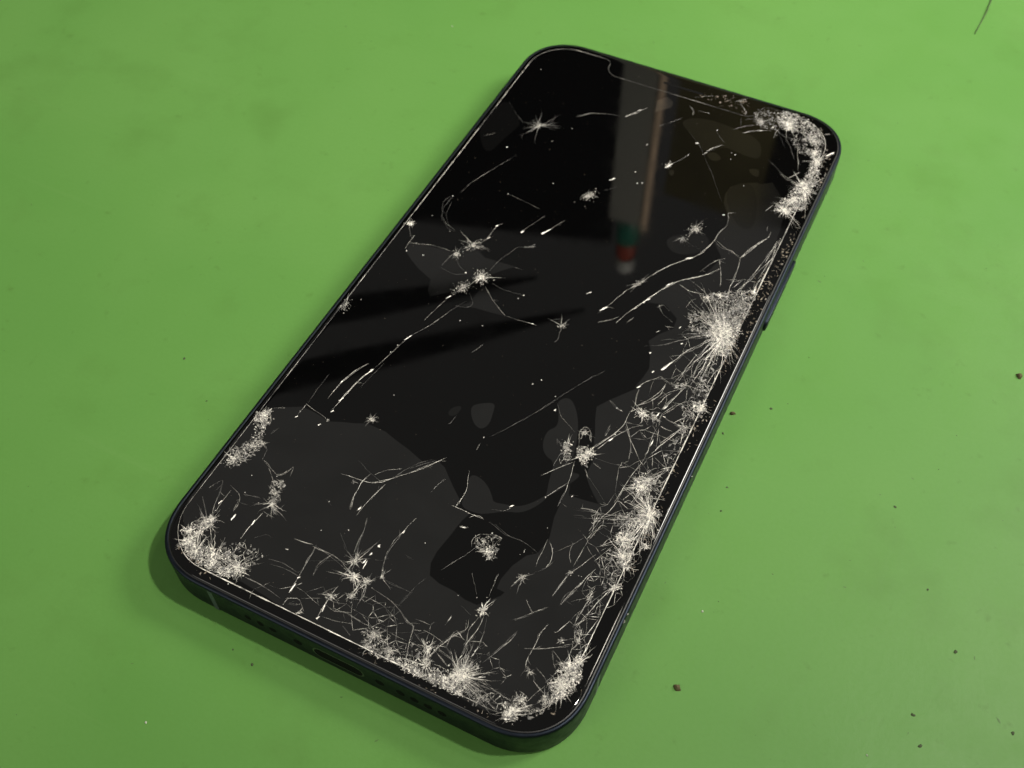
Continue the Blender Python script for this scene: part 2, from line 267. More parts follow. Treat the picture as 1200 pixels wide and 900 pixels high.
CRACKS = [
(0.162,'m',[(-25.24,-35.19),(-25.07,-31.05),(-24.24,-27.89),(-22.89,-25.55)]),
(0.162,'b',[(-23.15,-34.16),(-22.8,-31.02),(-22.19,-28.26),(-21.41,-26.49)]),
(0.117,'m',[(-21.53,-26.27),(-20.47,-21.81),(-20.06,-19.32),(-19.28,-16.62),(-17.28,-12.69),(-15.39,-7.56),(-14.3,-5.19)]),
(0.14,'m',[(-18.95,-12.62),(-18.46,-9.68),(-17.78,-6.61)]),
(0.115,'m',[(-31.37,4.34),(-33.07,6.9),(-33.76,7.93)]),
(0.171,'m',[(-30.86,1.26),(-31.0,5.2)]),
(0.115,'m',[(-30.82,2.94),(-26.65,4.34),(-22.84,4.57)]),
(0.112,'m',[(-22.57,0.46),(-22.23,3.42),(-21.79,4.43)]),
(0.099,'f',[(-28.24,12.74),(-29.64,13.45),(-30.45,15.88),(-29.85,17.6)]),
(0.097,'f',[(-24.62,9.72),(-27.06,10.56),(-29.04,12.35)]),
(0.127,'m',[(-12.97,-0.51),(-10.46,-2.67),(-6.4,-5.22)]),
(0.141,'m',[(-6.4,-5.22),(-3.72,-5.09),(-0.25,-4.74)]),
(0.089,'f',[(-15.65,-7.08),(-13.17,-6.46),(-12.93,-5.12),(-14.51,-3.45)]),
(0.095,'m',[(-19.03,8.44),(-18.16,10.54),(-17.91,14.4),(-17.2,15.43)]),
(0.074,'f',[(-13.9,3.15),(-13.42,6.93),(-11.78,11.36)]),
(0.091,'f',[(-12.23,0.8),(-9.59,0.23),(-5.55,0.55)]),
(0.093,'f',[(-10.17,6.15),(-8.39,6.19)]),
(0.093,'f',[(-22.82,0.02),(-19.2,-0.43),(-17.43,0.76)]),
(0.094,'f',[(-21.38,3.65),(-19.38,1.72),(-17.57,1.01)]),
(0.068,'f',[(-7.92,-15.6),(-6.88,-12.8)]),
(0.121,'f',[(-28.69,19.25),(-27.78,23.34),(-25.39,29.73),(-23.44,34.11)]),
(0.152,'f',[(-32.4,36.29),(-30.28,38.37)]),
(0.101,'f',[(-29.3,17.52),(-29.69,14.48),(-28.59,11.53),(-25.94,9.4),(-24.47,9.45)]),
(0.1,'f',[(-28.89,16.29),(-28.39,13.02),(-26.52,10.48),(-24.96,9.89)]),
(0.089,'f',[(-30.0,46.35),(-26.67,43.92)]),
(0.097,'f',[(-13.11,15.07),(-10.76,20.84)]),
(0.135,'m',[(-9.19,15.99),(-8.27,18.14),(-6.94,21.54)]),
(0.095,'f',[(-10.87,11.48),(-8.94,12.44)]),
(0.101,'f',[(-19.87,23.26),(-12.64,22.21)]),
(0.101,'f',[(-3.51,32.44),(-1.46,34.54)]),
(0.133,'f',[(-17.59,50.44),(-14.59,53.15),(-10.57,54.73)]),
(0.222,'m',[(-8.35,55.01),(-6.12,57.76)]),
(0.2,'f',[(-17.26,50.6),(-15.04,52.98),(-12.26,54.1),(-9.3,54.8)]),
(0.266,'m',[(-8.18,54.84),(-7.41,56.5),(-5.15,59.68)]),
(0.113,'f',[(-32.56,48.72),(-29.22,45.71),(-26.47,43.51)]),
(0.178,'f',[(-8.15,55.01),(-7.24,56.07),(-6.25,58.41)]),
(0.132,'f',[(-0.76,55.33),(1.4,58.09),(2.74,60.09)]),
(0.146,'m',[(5.13,44.26),(6.43,46.6),(8.09,50.0)]),
(0.127,'m',[(10.65,51.09),(11.39,53.07),(13.02,55.74)]),
(0.085,'f',[(10.84,51.07),(12.68,48.56),(15.63,44.45),(18.67,40.0)]),
(0.087,'f',[(5.76,56.16),(8.46,53.95),(10.75,51.31)]),
(0.088,'f',[(10.16,59.53),(12.52,57.13)]),
(0.136,'m',[(10.83,69.85),(12.35,71.54),(13.09,72.16)]),
(0.113,'m',[(11.87,70.17),(13.92,68.08),(14.22,66.69)]),
(0.113,'m',[(2.65,64.36),(3.95,63.46),(4.38,61.82)]),
(0.09,'m',[(4.86,63.6),(7.41,63.93)]),
(0.114,'f',[(2.63,67.49),(4.49,68.73),(6.73,70.03)]),
(0.141,'m',[(8.31,2.62),(9.41,5.55),(10.73,9.86),(12.14,12.2),(13.34,15.11)]),
(0.184,'m',[(13.34,15.11),(15.4,18.92),(17.77,22.08),(18.8,23.04),(20.16,25.27),(20.79,27.89),(21.1,29.8)]),
(0.21,'b',[(12.21,2.2),(12.92,4.64),(13.9,6.97),(14.71,8.81),(16.13,12.1),(17.38,14.9),(18.7,16.54),(22.48,20.08),(24.42,22.82)]),
(0.14,'m',[(9.16,0.69),(10.86,2.16),(12.14,3.73)]),
(0.105,'m',[(13.81,2.99),(14.65,4.71)]),
(0.167,'m',[(21.35,20.47),(22.24,22.87),(23.19,24.59),(24.53,25.82)]),
(0.15,'m',[(23.54,24.93),(24.93,21.96),(25.95,18.59)]),
(0.165,'m',[(20.23,17.69),(22.49,16.88),(24.24,15.84),(24.98,15.4)]),
(0.146,'m',[(18.99,15.81),(21.23,15.06),(23.8,15.46)]),
(0.115,'m',[(21.19,29.55),(23.43,28.33),(25.65,27.69),(26.93,27.18)]),
(0.132,'m',[(26.93,27.18),(27.75,29.6),(29.37,33.6)]),
(0.151,'m',[(26.93,27.18),(27.42,24.31),(27.67,21.92),(27.59,19.4),(28.57,15.03)]),
(0.11,'m',[(26.35,20.72),(28.17,21.62)]),
(0.147,'m',[(30.4,22.44),(29.48,20.07),(29.15,18.81)]),
(0.174,'m',[(32.19,35.28),(31.46,30.28),(31.1,27.82),(30.58,24.75),(29.89,20.0)]),
(0.151,'m',[(32.3,30.12),(31.92,26.54),(31.73,23.65)]),
(0.115,'m',[(31.84,34.53),(31.63,30.94)]),
(0.125,'m',[(28.57,15.03),(28.41,16.56),(28.58,18.26)]),
(0.107,'m',[(30.75,14.25),(31.02,17.85),(32.01,19.42)]),
(0.107,'m',[(30.35,14.32),(30.69,16.61),(31.02,18.39)]),
(0.107,'m',[(24.43,12.72),(24.65,15.24),(24.97,16.47)]),
(0.107,'m',[(22.17,11.06),(22.38,13.04),(23.19,13.97)]),
(0.142,'f',[(17.47,8.74),(18.18,9.89),(19.92,8.89)]),
(0.125,'m',[(17.53,9.57),(19.05,7.67),(21.35,6.72)]),
(0.105,'m',[(20.41,5.22),(21.93,5.71)]),
(0.15,'b',[(23.34,-4.11),(24.57,-1.54),(25.72,1.26),(26.82,3.3)]),
(0.131,'m',[(21.1,-9.54),(21.92,-7.94),(23.9,-5.52)]),
(0.115,'m',[(25.31,-6.74),(25.33,-9.1),(24.13,-11.57),(22.32,-13.39)]),
(0.132,'m',[(27.15,-4.4),(27.14,-1.49),(27.76,1.77)]),
(0.112,'m',[(26.71,-12.14),(27.61,-9.37),(28.3,-5.5),(29.0,-3.48)]),
(0.083,'f',[(23.36,-5.55),(25.61,-6.12),(27.77,-6.0)]),
(0.081,'m',[(17.89,-14.18),(19.46,-15.27),(20.76,-15.31)]),
(0.083,'m',[(29.0,-3.48),(28.7,-0.73),(29.17,1.97)]),
(0.083,'m',[(29.92,-3.02),(29.94,-0.11),(29.95,1.86)]),
(0.066,'m',[(30.7,-2.16),(30.56,0.2),(30.57,1.67)]),
(0.066,'f',[(31.48,-1.29),(31.18,0.51),(31.04,1.91)]),
(0.111,'m',[(23.77,21.38),(20.8,18.25)]),
(0.093,'m',[(21.51,21.1),(22.44,20.72)]),
(0.091,'f',[(20.87,14.99),(22.37,14.1)]),
(0.115,'m',[(26.37,-6.05),(26.8,-4.3),(27.12,-2.69),(27.59,-1.41)]),
(0.099,'m',[(27.06,-4.99),(27.26,-3.45)]),
(0.099,'m',[(28.38,-5.16),(28.25,-3.99)]),
(0.144,'m',[(26.59,-12.16),(27.14,-10.8),(27.53,-9.42),(28.05,-7.55),(28.54,-5.59)]),
(0.112,'m',[(22.66,-13.02),(23.79,-11.37),(24.49,-10.02),(25.1,-8.41),(25.32,-6.57)]),
(0.096,'m',[(25.68,-11.43),(25.97,-10.19),(26.19,-9.18),(26.87,-8.14)]),
(0.098,'m',[(25.17,-8.57),(26.15,-8.69),(26.68,-9.84),(26.82,-10.77)]),
(0.099,'m',[(25.88,-6.39),(27.2,-6.15),(28.41,-5.24),(30.02,-5.36),(31.32,-5.53)]),
(0.098,'m',[(28.54,-5.59),(29.43,-5.45)]),
(0.083,'m',[(23.82,-5.57),(26.01,-6.33)]),
(0.114,'m',[(30.27,-6.86),(30.0,-8.19),(30.06,-9.16),(30.89,-10.13),(32.23,-10.85),(32.87,-10.92)]),
(0.081,'m',[(27.72,-9.92),(28.83,-9.57),(30.03,-9.48),(30.93,-9.03)]),
(0.096,'m',[(27.21,-12.94),(27.85,-11.83),(28.44,-10.95)]),
(0.126,'b',[(29.39,-13.81),(30.04,-12.71),(30.88,-11.71)]),
(0.079,'m',[(27.66,-13.3),(28.56,-13.64),(29.39,-13.81)]),
(0.126,'m',[(32.66,-12.0),(33.18,-11.35)]),
(0.116,'m',[(28.98,-3.84),(29.96,-4.37),(31.7,-3.61)]),
(0.164,'b',[(31.64,-3.44),(31.75,-2.05),(31.97,-0.5),(32.51,0.6)]),
(0.112,'b',[(22.2,-14.73),(22.74,-13.77),(23.58,-13.16)]),
(0.11,'m',[(23.51,-17.88),(24.21,-16.95),(25.07,-16.43)]),
(0.078,'m',[(24.98,-17.72),(26.59,-18.65)]),
(0.11,'b',[(27.79,-15.37),(28.68,-15.51),(29.86,-15.41)]),
(0.126,'m',[(31.05,-13.76),(30.6,-14.95),(30.02,-16.19),(28.93,-18.44)]),
(0.093,'m',[(31.6,-16.36),(31.74,-14.76),(31.82,-13.38)]),
(0.096,'m',[(24.59,-12.96),(25.4,-12.66),(25.72,-11.91),(26.56,-12.08)]),
(0.11,'m',[(25.74,-16.19),(24.9,-15.25),(23.54,-14.95),(22.97,-15.82)]),
(0.094,'m',[(27.47,-15.53),(26.95,-13.85),(27.08,-12.61)]),
(0.096,'m',[(22.28,-13.41),(21.78,-11.46),(21.56,-9.75)]),
(0.08,'m',[(22.17,-14.65),(22.21,-13.24)]),
(0.139,'b',[(19.7,-23.38),(20.43,-21.88),(21.33,-20.39),(21.97,-18.25)]),
(0.108,'m',[(20.07,-24.23),(20.83,-22.44),(21.69,-20.5),(22.82,-18.8),(23.63,-17.43)]),
(0.157,'m',[(22.48,-18.0),(23.4,-19.08),(24.37,-20.31),(25.08,-21.84),(25.41,-23.54),(25.6,-24.18)]),
(0.078,'m',[(20.16,-21.26),(20.32,-19.46)]),
(0.094,'m',[(25.18,-17.82),(26.49,-18.6)]),
(0.204,'m',[(27.28,-15.82),(27.22,-17.19),(27.35,-19.03),(27.73,-21.09),(27.6,-21.9)]),
(0.11,'m',[(27.6,-15.85),(28.11,-17.71),(28.61,-19.53)]),
(0.169,'m',[(28.67,-20.44),(28.93,-19.19),(29.6,-17.82),(30.37,-15.92),(31.18,-14.08)]),
(0.123,'m',[(28.42,-20.94),(29.04,-22.11),(29.47,-23.55)]),
(0.107,'m',[(28.42,-20.94),(28.67,-20.44)]),
(0.153,'m',[(27.73,-21.84),(27.67,-23.53),(27.23,-25.39),(26.93,-27.89),(26.75,-30.3),(26.58,-32.32)]),
(0.122,'m',[(29.11,-21.53),(30.41,-22.17),(31.65,-22.66)]),
(0.121,'m',[(31.41,-22.42),(31.36,-21.15),(31.18,-20.32),(31.89,-20.61)]),
(0.121,'m',[(31.65,-22.66),(32.62,-21.72)]),
(0.136,'m',[(31.65,-22.66),(32.51,-23.33),(32.97,-23.01)]),
(0.105,'m',[(32.57,-23.48),(32.3,-24.69),(31.85,-26.53)]),
(0.106,'m',[(31.52,-23.09),(31.2,-24.16),(31.07,-25.31),(31.12,-26.54)]),
(0.09,'m',[(29.22,-25.14),(29.6,-23.86),(30.25,-23.26)]),
(0.076,'f',[(23.77,-25.74),(24.52,-25.37),(25.3,-25.44)]),
(0.105,'m',[(27.3,-26.27),(27.86,-26.53)]),
(0.104,'m',[(27.3,-27.35),(27.95,-27.48)]),
(0.088,'m',[(27.67,-31.07),(28.35,-29.51),(28.71,-28.97)]),
(0.089,'m',[(31.05,-27.46),(32.39,-27.15)]),
(0.117,'m',[(28.04,-31.59),(28.47,-30.86),(29.13,-31.05)]),
(0.117,'m',[(26.7,-32.26),(27.06,-31.73),(27.7,-31.85)]),
(0.118,'m',[(31.53,-28.29),(31.94,-29.67)]),
(0.125,'m',[(31.85,-15.85),(31.72,-16.3),(31.55,-14.67),(31.82,-13.77)]),
(0.076,'m',[(21.44,-27.35),(22.07,-27.4)]),
(0.116,'m',[(23.46,-35.34),(24.53,-35.41),(25.56,-35.42),(25.84,-35.71),(27.34,-34.45)]),
(0.146,'b',[(27.22,-31.74),(28.1,-32.09),(28.98,-32.43)]),
(0.172,'b',[(26.95,-35.59),(28.19,-35.06)]),
(0.117,'m',[(24.6,-33.56),(25.3,-33.47),(25.85,-33.03)]),
(0.088,'m',[(24.81,-33.02),(25.64,-33.22)]),
(0.133,'m',[(26.99,-28.75),(26.88,-30.23),(26.88,-31.99),(26.64,-33.5),(25.86,-35.44),(25.63,-37.27),(25.23,-39.32)]),
(0.101,'m',[(25.07,-35.32),(25.21,-36.62),(25.09,-37.36),(24.73,-37.2)]),
(0.101,'m',[(24.29,-36.22),(24.65,-35.7)]),
(0.099,'m',[(25.05,-38.91),(25.21,-37.3),(25.62,-35.56)]),
(0.085,'m',[(25.71,-40.09),(25.95,-38.97),(26.18,-37.84),(26.35,-36.91),(27.2,-36.83)]),
(0.086,'m',[(26.6,-37.13),(27.74,-37.41),(28.75,-37.41)]),
(0.071,'f',[(26.3,-38.12),(27.5,-38.54),(28.75,-38.42)]),
(0.126,'m',[(27.71,-40.35),(28.33,-39.79),(29.05,-38.78)]),
(0.112,'m',[(28.12,-41.14),(28.69,-40.28)]),
(0.088,'m',[(27.73,-30.87),(28.1,-29.98),(28.53,-29.24)]),
(0.102,'m',[(29.25,-32.39),(30.04,-31.47),(30.9,-30.7)]),
(0.086,'m',[(28.58,-35.3),(29.24,-33.77),(29.91,-32.58)]),
(0.085,'m',[(29.05,-36.42),(29.6,-34.96),(30.33,-33.58)]),
(0.086,'m',[(30.44,-35.23),(30.99,-33.76),(31.6,-32.43)]),
(0.103,'m',[(31.4,-28.35),(31.88,-29.34),(32.05,-30.31)]),
(0.084,'m',[(32.42,-37.94),(31.66,-37.48),(30.6,-37.34)]),
(0.102,'m',[(34.71,-29.34),(34.8,-31.02)]),
(0.101,'m',[(24.17,-35.94),(25.09,-37.02),(25.93,-36.27)]),
(0.131,'m',[(22.13,-35.67),(24.22,-35.05),(25.5,-35.28)]),
(0.069,'m',[(24.81,-45.15),(23.84,-43.66),(23.7,-41.75)]),
(0.096,'m',[(25.4,-45.5),(25.5,-43.17),(25.6,-40.81),(25.94,-37.62)]),
(0.121,'m',[(24.64,-51.27),(24.96,-48.91),(25.41,-46.78),(26.63,-44.41),(27.62,-42.12)]),
(0.121,'m',[(27.51,-48.28),(27.97,-46.15),(28.62,-44.39)]),
(0.112,'m',[(25.84,-41.36),(26.79,-42.2),(27.97,-42.93),(29.38,-44.18),(31.34,-45.44)]),
(0.145,'b',[(30.59,-51.41),(31.06,-49.33),(31.89,-46.74)]),
(0.104,'m',[(29.89,-54.18),(30.24,-52.5),(30.71,-51.05)]),
(0.104,'m',[(29.33,-54.16),(30.23,-53.71),(30.56,-54.45)]),
(0.08,'m',[(26.2,-52.2),(26.71,-50.87),(27.4,-48.65)]),
(0.079,'f',[(21.23,-57.41),(23.08,-55.13),(24.94,-53.13)]),
(0.096,'m',[(29.96,-44.21),(31.0,-44.01)]),
(0.081,'m',[(28.55,-47.45),(29.76,-47.64),(29.12,-49.36)]),
(0.113,'m',[(19.88,-42.98),(20.06,-45.21),(19.97,-46.56),(20.25,-48.05)]),
(0.127,'m',[(20.25,-43.13),(21.48,-44.51),(21.99,-46.22),(21.66,-47.67)]),
(0.071,'f',[(11.27,-44.2),(14.14,-45.15),(16.44,-45.01),(19.48,-45.82)]),
(0.068,'f',[(20.45,-49.07),(21.78,-47.61),(22.39,-45.85)]),
(0.081,'m',[(18.38,-52.8),(18.79,-51.01),(19.81,-49.55)]),
(0.067,'m',[(21.44,-53.79),(23.08,-55.13)]),
(0.079,'m',[(29.56,-52.23),(29.69,-50.01),(30.16,-48.54)]),
(0.056,'f',[(21.6,-44.77),(23.82,-42.02),(25.11,-39.72)]),
(0.135,'m',[(3.08,-37.22),(4.36,-40.37),(4.51,-42.36),(4.35,-44.07)]),
(0.131,'m',[(3.55,-44.26),(5.31,-44.2),(7.51,-44.32),(9.25,-44.26)]),
(0.12,'m',[(-5.34,-42.02),(-4.16,-40.17),(-2.59,-38.32),(-1.65,-36.99)]),
(0.091,'f',[(-5.81,-41.2),(-3.96,-39.21),(-2.78,-37.98)]),
(0.089,'f',[(-0.51,-42.78),(0.41,-40.44)]),
(0.094,'f',[(-4.25,-30.78),(-3.92,-28.57)]),
(0.093,'f',[(3.12,-29.82),(4.71,-27.46),(6.3,-24.65),(7.9,-21.8),(9.78,-17.86),(11.91,-13.51),(14.7,-8.76)]),
(0.08,'f',[(10.13,-18.62),(11.95,-20.95),(15.39,-22.85)]),
(0.077,'f',[(2.31,-33.3),(2.18,-31.61)]),
(0.152,'m',[(17.66,-27.87),(18.17,-30.18),(18.53,-32.52),(18.75,-34.9),(18.8,-36.92)]),
(0.15,'m',[(13.97,-33.02),(15.68,-30.56),(17.53,-28.37)]),
(0.117,'m',[(16.26,-36.34),(17.55,-33.84),(18.49,-32.04)]),
(0.154,'m',[(17.12,-25.09),(15.98,-22.56),(16.45,-20.76),(17.92,-21.6),(18.57,-23.5)]),
(0.122,'m',[(17.73,-27.4),(17.12,-25.09)]),
(0.138,'b',[(19.34,-24.43),(20.48,-22.11),(21.55,-19.58),(22.12,-17.5),(21.99,-14.6)]),
(0.126,'m',[(22.19,-17.24),(23.72,-19.18),(24.84,-21.28),(25.54,-23.97)]),
(0.106,'m',[(20.44,-26.92),(22.04,-27.5)]),
(0.075,'f',[(20.58,-29.62),(22.56,-30.95),(25.18,-32.95)]),
(0.075,'m',[(19.74,-28.55),(20.95,-30.07)]),
(0.087,'m',[(19.14,-36.14),(20.16,-36.45)]),
(0.074,'f',[(19.45,-34.14),(21.03,-33.77)]),
(0.102,'m',[(22.21,-35.64),(23.78,-35.27),(25.48,-35.23)]),
(0.078,'f',[(20.01,-21.02),(20.1,-18.73)]),
(0.081,'m',[(17.97,-14.19),(19.72,-15.27),(20.87,-15.39)]),
(0.11,'m',[(22.04,-17.32),(23.99,-16.8),(25.04,-16.73)]),
(0.101,'m',[(9.55,-42.1),(11.7,-41.45),(12.43,-40.07)]),
(0.076,'f',[(20.42,-26.07),(23.51,-25.83),(25.04,-25.29)]),
(0.078,'m',[(13.22,-25.26),(14.77,-26.26)]),
(0.106,'m',[(14.93,-30.5),(15.09,-26.97)]),
(0.137,'m',[(7.53,-55.07),(8.91,-52.49),(9.92,-50.47),(10.74,-48.72),(11.53,-47.55)]),
(0.112,'m',[(9.94,-49.5),(9.29,-48.27),(9.81,-46.92),(11.81,-46.05),(13.44,-45.83),(13.28,-46.88)]),
(0.114,'m',[(6.47,-46.92),(7.9,-46.61)]),
(0.072,'f',[(10.21,-44.27),(13.84,-45.24),(16.17,-45.06),(18.01,-45.31),(19.71,-46.01)]),
(0.129,'m',[(7.07,-45.03),(7.94,-43.99),(9.26,-44.14)]),
(0.123,'m',[(-0.22,-59.83),(-1.01,-57.59),(-1.25,-55.04),(-1.0,-52.39),(-0.76,-50.3),(-0.25,-48.65)]),
(0.116,'m',[(-10.39,-51.85),(-11.2,-49.6),(-11.55,-46.87),(-11.07,-45.79)]),
(0.087,'m',[(-9.02,-52.59),(-8.59,-48.72),(-8.0,-45.95)]),
(0.084,'f',[(-5.87,-58.09),(-6.38,-54.85),(-7.29,-52.13)]),
(0.15,'m',[(-15.23,-47.0),(-10.01,-46.32),(-6.55,-43.35)]),
(0.095,'m',[(-0.56,-62.22),(2.86,-62.72),(5.0,-63.46),(7.17,-64.87),(8.19,-64.89)]),
(0.068,'f',[(-0.05,-60.12),(2.24,-60.47),(5.24,-60.27)]),
(0.095,'m',[(-0.32,-60.26),(0.63,-58.29)]),
(0.103,'m',[(13.67,-65.14),(14.13,-63.53),(15.66,-61.72),(15.06,-60.26)]),
(0.078,'m',[(12.34,-62.67),(12.51,-60.82)]),
(0.102,'m',[(16.69,-65.86),(16.41,-63.78),(15.79,-61.66),(16.24,-59.33)]),
(0.116,'b',[(16.54,-63.72),(16.99,-61.42),(16.9,-59.0)]),
(0.102,'m',[(18.18,-64.96),(18.39,-63.49),(18.05,-61.24),(17.3,-58.8)]),
(0.102,'f',[(20.51,-63.8),(21.26,-62.07),(21.87,-60.04),(22.38,-58.75)]),
(0.089,'m',[(25.5,-61.5),(25.68,-59.2),(25.53,-57.54),(25.98,-55.74)]),
(0.077,'m',[(24.47,-60.72),(26.57,-59.72),(29.07,-58.21)]),
(0.094,'m',[(24.54,-51.27),(24.86,-49.1),(25.31,-46.46),(25.98,-45.0)]),
(0.093,'f',[(26.16,-52.27),(26.82,-50.5),(27.49,-48.34)]),
(0.094,'m',[(18.32,-52.88),(18.82,-51.16),(19.74,-49.59)]),
(0.053,'f',[(4.73,-62.7),(5.48,-58.86),(6.19,-57.04)]),
(0.056,'f',[(1.28,-55.13),(2.94,-55.26)]),
(0.055,'m',[(11.99,-53.42),(14.34,-56.31)]),
(0.053,'m',[(16.1,-55.81),(15.66,-51.61)]),
(0.065,'f',[(21.22,-57.39),(22.99,-55.63),(24.63,-53.57)]),
(0.053,'f',[(12.95,-58.81),(15.03,-59.57)]),
(0.116,'m',[(-10.41,-52.12),(-11.3,-49.53),(-11.49,-46.93),(-10.96,-44.91)]),
(0.105,'m',[(-10.33,-44.8),(-9.17,-43.24),(-6.87,-41.82)]),
(0.076,'f',[(-14.23,-43.55),(-11.86,-44.57),(-8.1,-45.64)]),
(0.164,'m',[(-10.06,-46.42),(-8.32,-45.28),(-6.93,-43.51),(-4.95,-41.54),(-3.32,-39.55),(-1.47,-36.64)]),
(0.09,'f',[(-7.2,-43.64),(-6.11,-41.33),(-4.56,-39.17),(-3.19,-37.89)]),
(0.088,'m',[(-8.74,-49.79),(-8.29,-47.66),(-7.84,-45.51)]),
(0.144,'b',[(-25.62,-38.24),(-23.27,-38.78)]),
(0.097,'m',[(-28.0,-37.7),(-25.38,-38.34)]),
(0.081,'f',[(-27.82,-37.4),(-27.89,-34.39),(-27.81,-30.35)]),
(0.08,'m',[(-27.94,-40.66),(-27.86,-37.63)]),
(0.147,'m',[(-25.3,-33.76),(-24.85,-30.89),(-24.0,-28.01),(-23.11,-25.76)]),
(0.16,'b',[(-23.42,-37.37),(-23.06,-34.4),(-22.7,-31.38),(-22.33,-28.31),(-21.33,-26.24)]),
(0.065,'f',[(-21.56,-30.81),(-20.91,-26.94),(-20.42,-23.98)]),
(0.08,'m',[(-32.53,-41.02),(-30.61,-39.98)]),
(0.078,'f',[(-29.84,-45.58),(-29.33,-43.87)]),
(0.059,'f',[(-14.91,-52.08),(-13.39,-52.85)]),
(0.088,'f',[(-0.59,-43.86),(0.21,-40.36)]),
(0.092,'m',[(-28.11,-50.48),(-25.74,-51.36),(-24.14,-51.78),(-23.3,-50.39),(-22.95,-49.25)]),
(0.091,'m',[(-26.48,-51.24),(-23.96,-53.37)]),
(0.076,'m',[(-22.83,-49.43),(-22.37,-51.14)]),
(0.076,'m',[(-28.23,-50.63),(-28.64,-48.36)]),
(0.119,'m',[(-30.24,-56.72),(-27.66,-57.57),(-26.86,-59.04),(-26.94,-60.48)]),
(0.135,'m',[(-31.73,-56.5),(-30.85,-58.68),(-30.18,-61.15),(-29.4,-62.84)]),
(0.131,'b',[(-29.37,-61.68),(-29.53,-59.9),(-29.46,-57.52)]),
(0.089,'m',[(-32.92,-60.41),(-31.47,-61.79),(-29.93,-63.33)]),
(0.074,'f',[(-32.98,-58.79),(-31.9,-56.58)]),
(0.089,'m',[(-27.29,-57.15),(-24.37,-56.65)]),
(0.17,'b',[(-23.0,-63.97),(-22.95,-61.25),(-22.51,-58.74)]),
(0.073,'m',[(-22.74,-58.4),(-20.44,-58.64)]),
(0.085,'f',[(-21.25,-63.1),(-19.75,-61.56),(-18.71,-61.85)]),
(0.184,'b',[(-15.47,-60.38),(-13.9,-60.22),(-12.39,-59.96)]),
(0.098,'m',[(-11.5,-60.05),(-8.98,-60.12),(-5.76,-60.7)]),
(0.098,'m',[(-11.87,-59.8),(-11.6,-61.85),(-11.37,-64.77),(-11.25,-68.09)]),
(0.083,'f',[(-17.35,-65.13),(-14.72,-64.7),(-11.99,-65.07)]),
(0.069,'f',[(-11.8,-62.83),(-8.98,-61.43),(-6.48,-60.19)]),
(0.108,'m',[(-10.94,-68.56),(-11.37,-65.4),(-11.59,-62.51),(-11.87,-59.8)]),
(0.096,'m',[(-18.71,-69.25),(-15.37,-69.29),(-11.75,-69.8)]),
(0.083,'f',[(-16.91,-65.78),(-13.87,-65.36),(-11.26,-65.57)]),
(0.094,'m',[(-11.14,-69.49),(-9.31,-68.58),(-7.49,-70.15)]),
(0.093,'m',[(-10.32,-70.12),(-8.65,-69.29)]),
(0.08,'m',[(-10.98,-70.65),(-10.84,-69.34)]),
(0.094,'m',[(-16.04,-71.92),(-16.28,-70.37)]),
(0.068,'f',[(-16.28,-70.37),(-14.76,-68.36)]),
(0.145,'b',[(-5.17,-70.02),(-5.34,-67.86),(-5.31,-65.36),(-5.19,-64.25)]),
(0.094,'m',[(-6.64,-66.44),(-5.4,-64.56)]),
(0.067,'f',[(-9.0,-68.43),(-6.24,-67.07)]),
(0.08,'m',[(-6.86,-67.37),(-6.11,-68.24)]),
(0.109,'m',[(-0.19,-59.88),(-1.33,-56.56),(-1.46,-53.54),(-0.89,-51.69),(-0.39,-48.95)]),
(0.084,'f',[(-5.62,-58.24),(-6.53,-54.7),(-7.14,-52.29)]),
(0.07,'f',[(-7.09,-58.53),(-9.71,-56.28)]),
(0.112,'m',[(-5.94,-58.4),(-6.53,-54.7)]),
(0.098,'m',[(-12.24,-60.2),(-9.71,-60.27),(-6.28,-61.17)]),
(0.082,'m',[(-9.51,-64.48),(-9.92,-62.54),(-8.67,-59.97)]),
(0.082,'m',[(-8.01,-62.97),(-4.44,-62.19)]),
(0.08,'m',[(-0.92,-64.02),(2.19,-63.93),(5.51,-64.94)]),
(0.094,'m',[(-0.37,-62.29),(3.53,-62.86),(8.25,-64.99)]),
(0.068,'f',[(-0.82,-60.18),(3.23,-60.29),(5.39,-60.27)]),
(0.053,'f',[(4.66,-63.12),(5.45,-60.03)]),
(0.08,'m',[(-4.08,-67.65),(-1.22,-67.46),(1.65,-67.65)]),
(0.079,'m',[(-4.67,-69.57),(-2.46,-69.29),(-0.16,-68.55)]),
(0.091,'m',[(-1.18,-69.46),(0.72,-70.31)]),
(0.069,'m',[(-2.5,-58.01),(-0.84,-57.4),(-1.33,-56.56)]),
(0.092,'m',[(0.5,-66.6),(1.51,-67.17),(2.42,-67.47)]),
(0.104,'m',[(2.49,-67.59),(4.08,-68.3),(5.65,-69.01),(7.91,-69.94)]),
(0.079,'m',[(-1.0,-67.65),(1.15,-67.8),(2.56,-67.71),(3.64,-67.32),(5.19,-67.23),(6.86,-67.37),(8.83,-67.29)]),
(0.078,'m',[(4.16,-68.19),(5.19,-67.23)]),
(0.077,'m',[(5.36,-69.0),(6.21,-67.99)]),
(0.077,'m',[(2.58,-69.94),(3.54,-68.87),(4.11,-68.36)]),
(0.078,'f',[(5.55,-67.35),(7.13,-66.57),(8.44,-65.84)]),
(0.092,'m',[(5.79,-63.99),(7.01,-64.6),(8.25,-64.74),(8.47,-65.38),(8.71,-66.31),(8.88,-67.12)]),
(0.117,'b',[(8.47,-65.38),(9.7,-65.0)]),
(0.104,'m',[(9.86,-64.77),(10.69,-64.73),(11.92,-64.87),(13.51,-65.19)]),
(0.128,'b',[(13.51,-65.19),(13.13,-66.04),(12.84,-67.07),(12.55,-68.08)]),
(0.103,'m',[(13.51,-65.19),(14.05,-63.82)]),
(0.09,'m',[(8.88,-67.12),(9.24,-68.26),(9.77,-69.45)]),
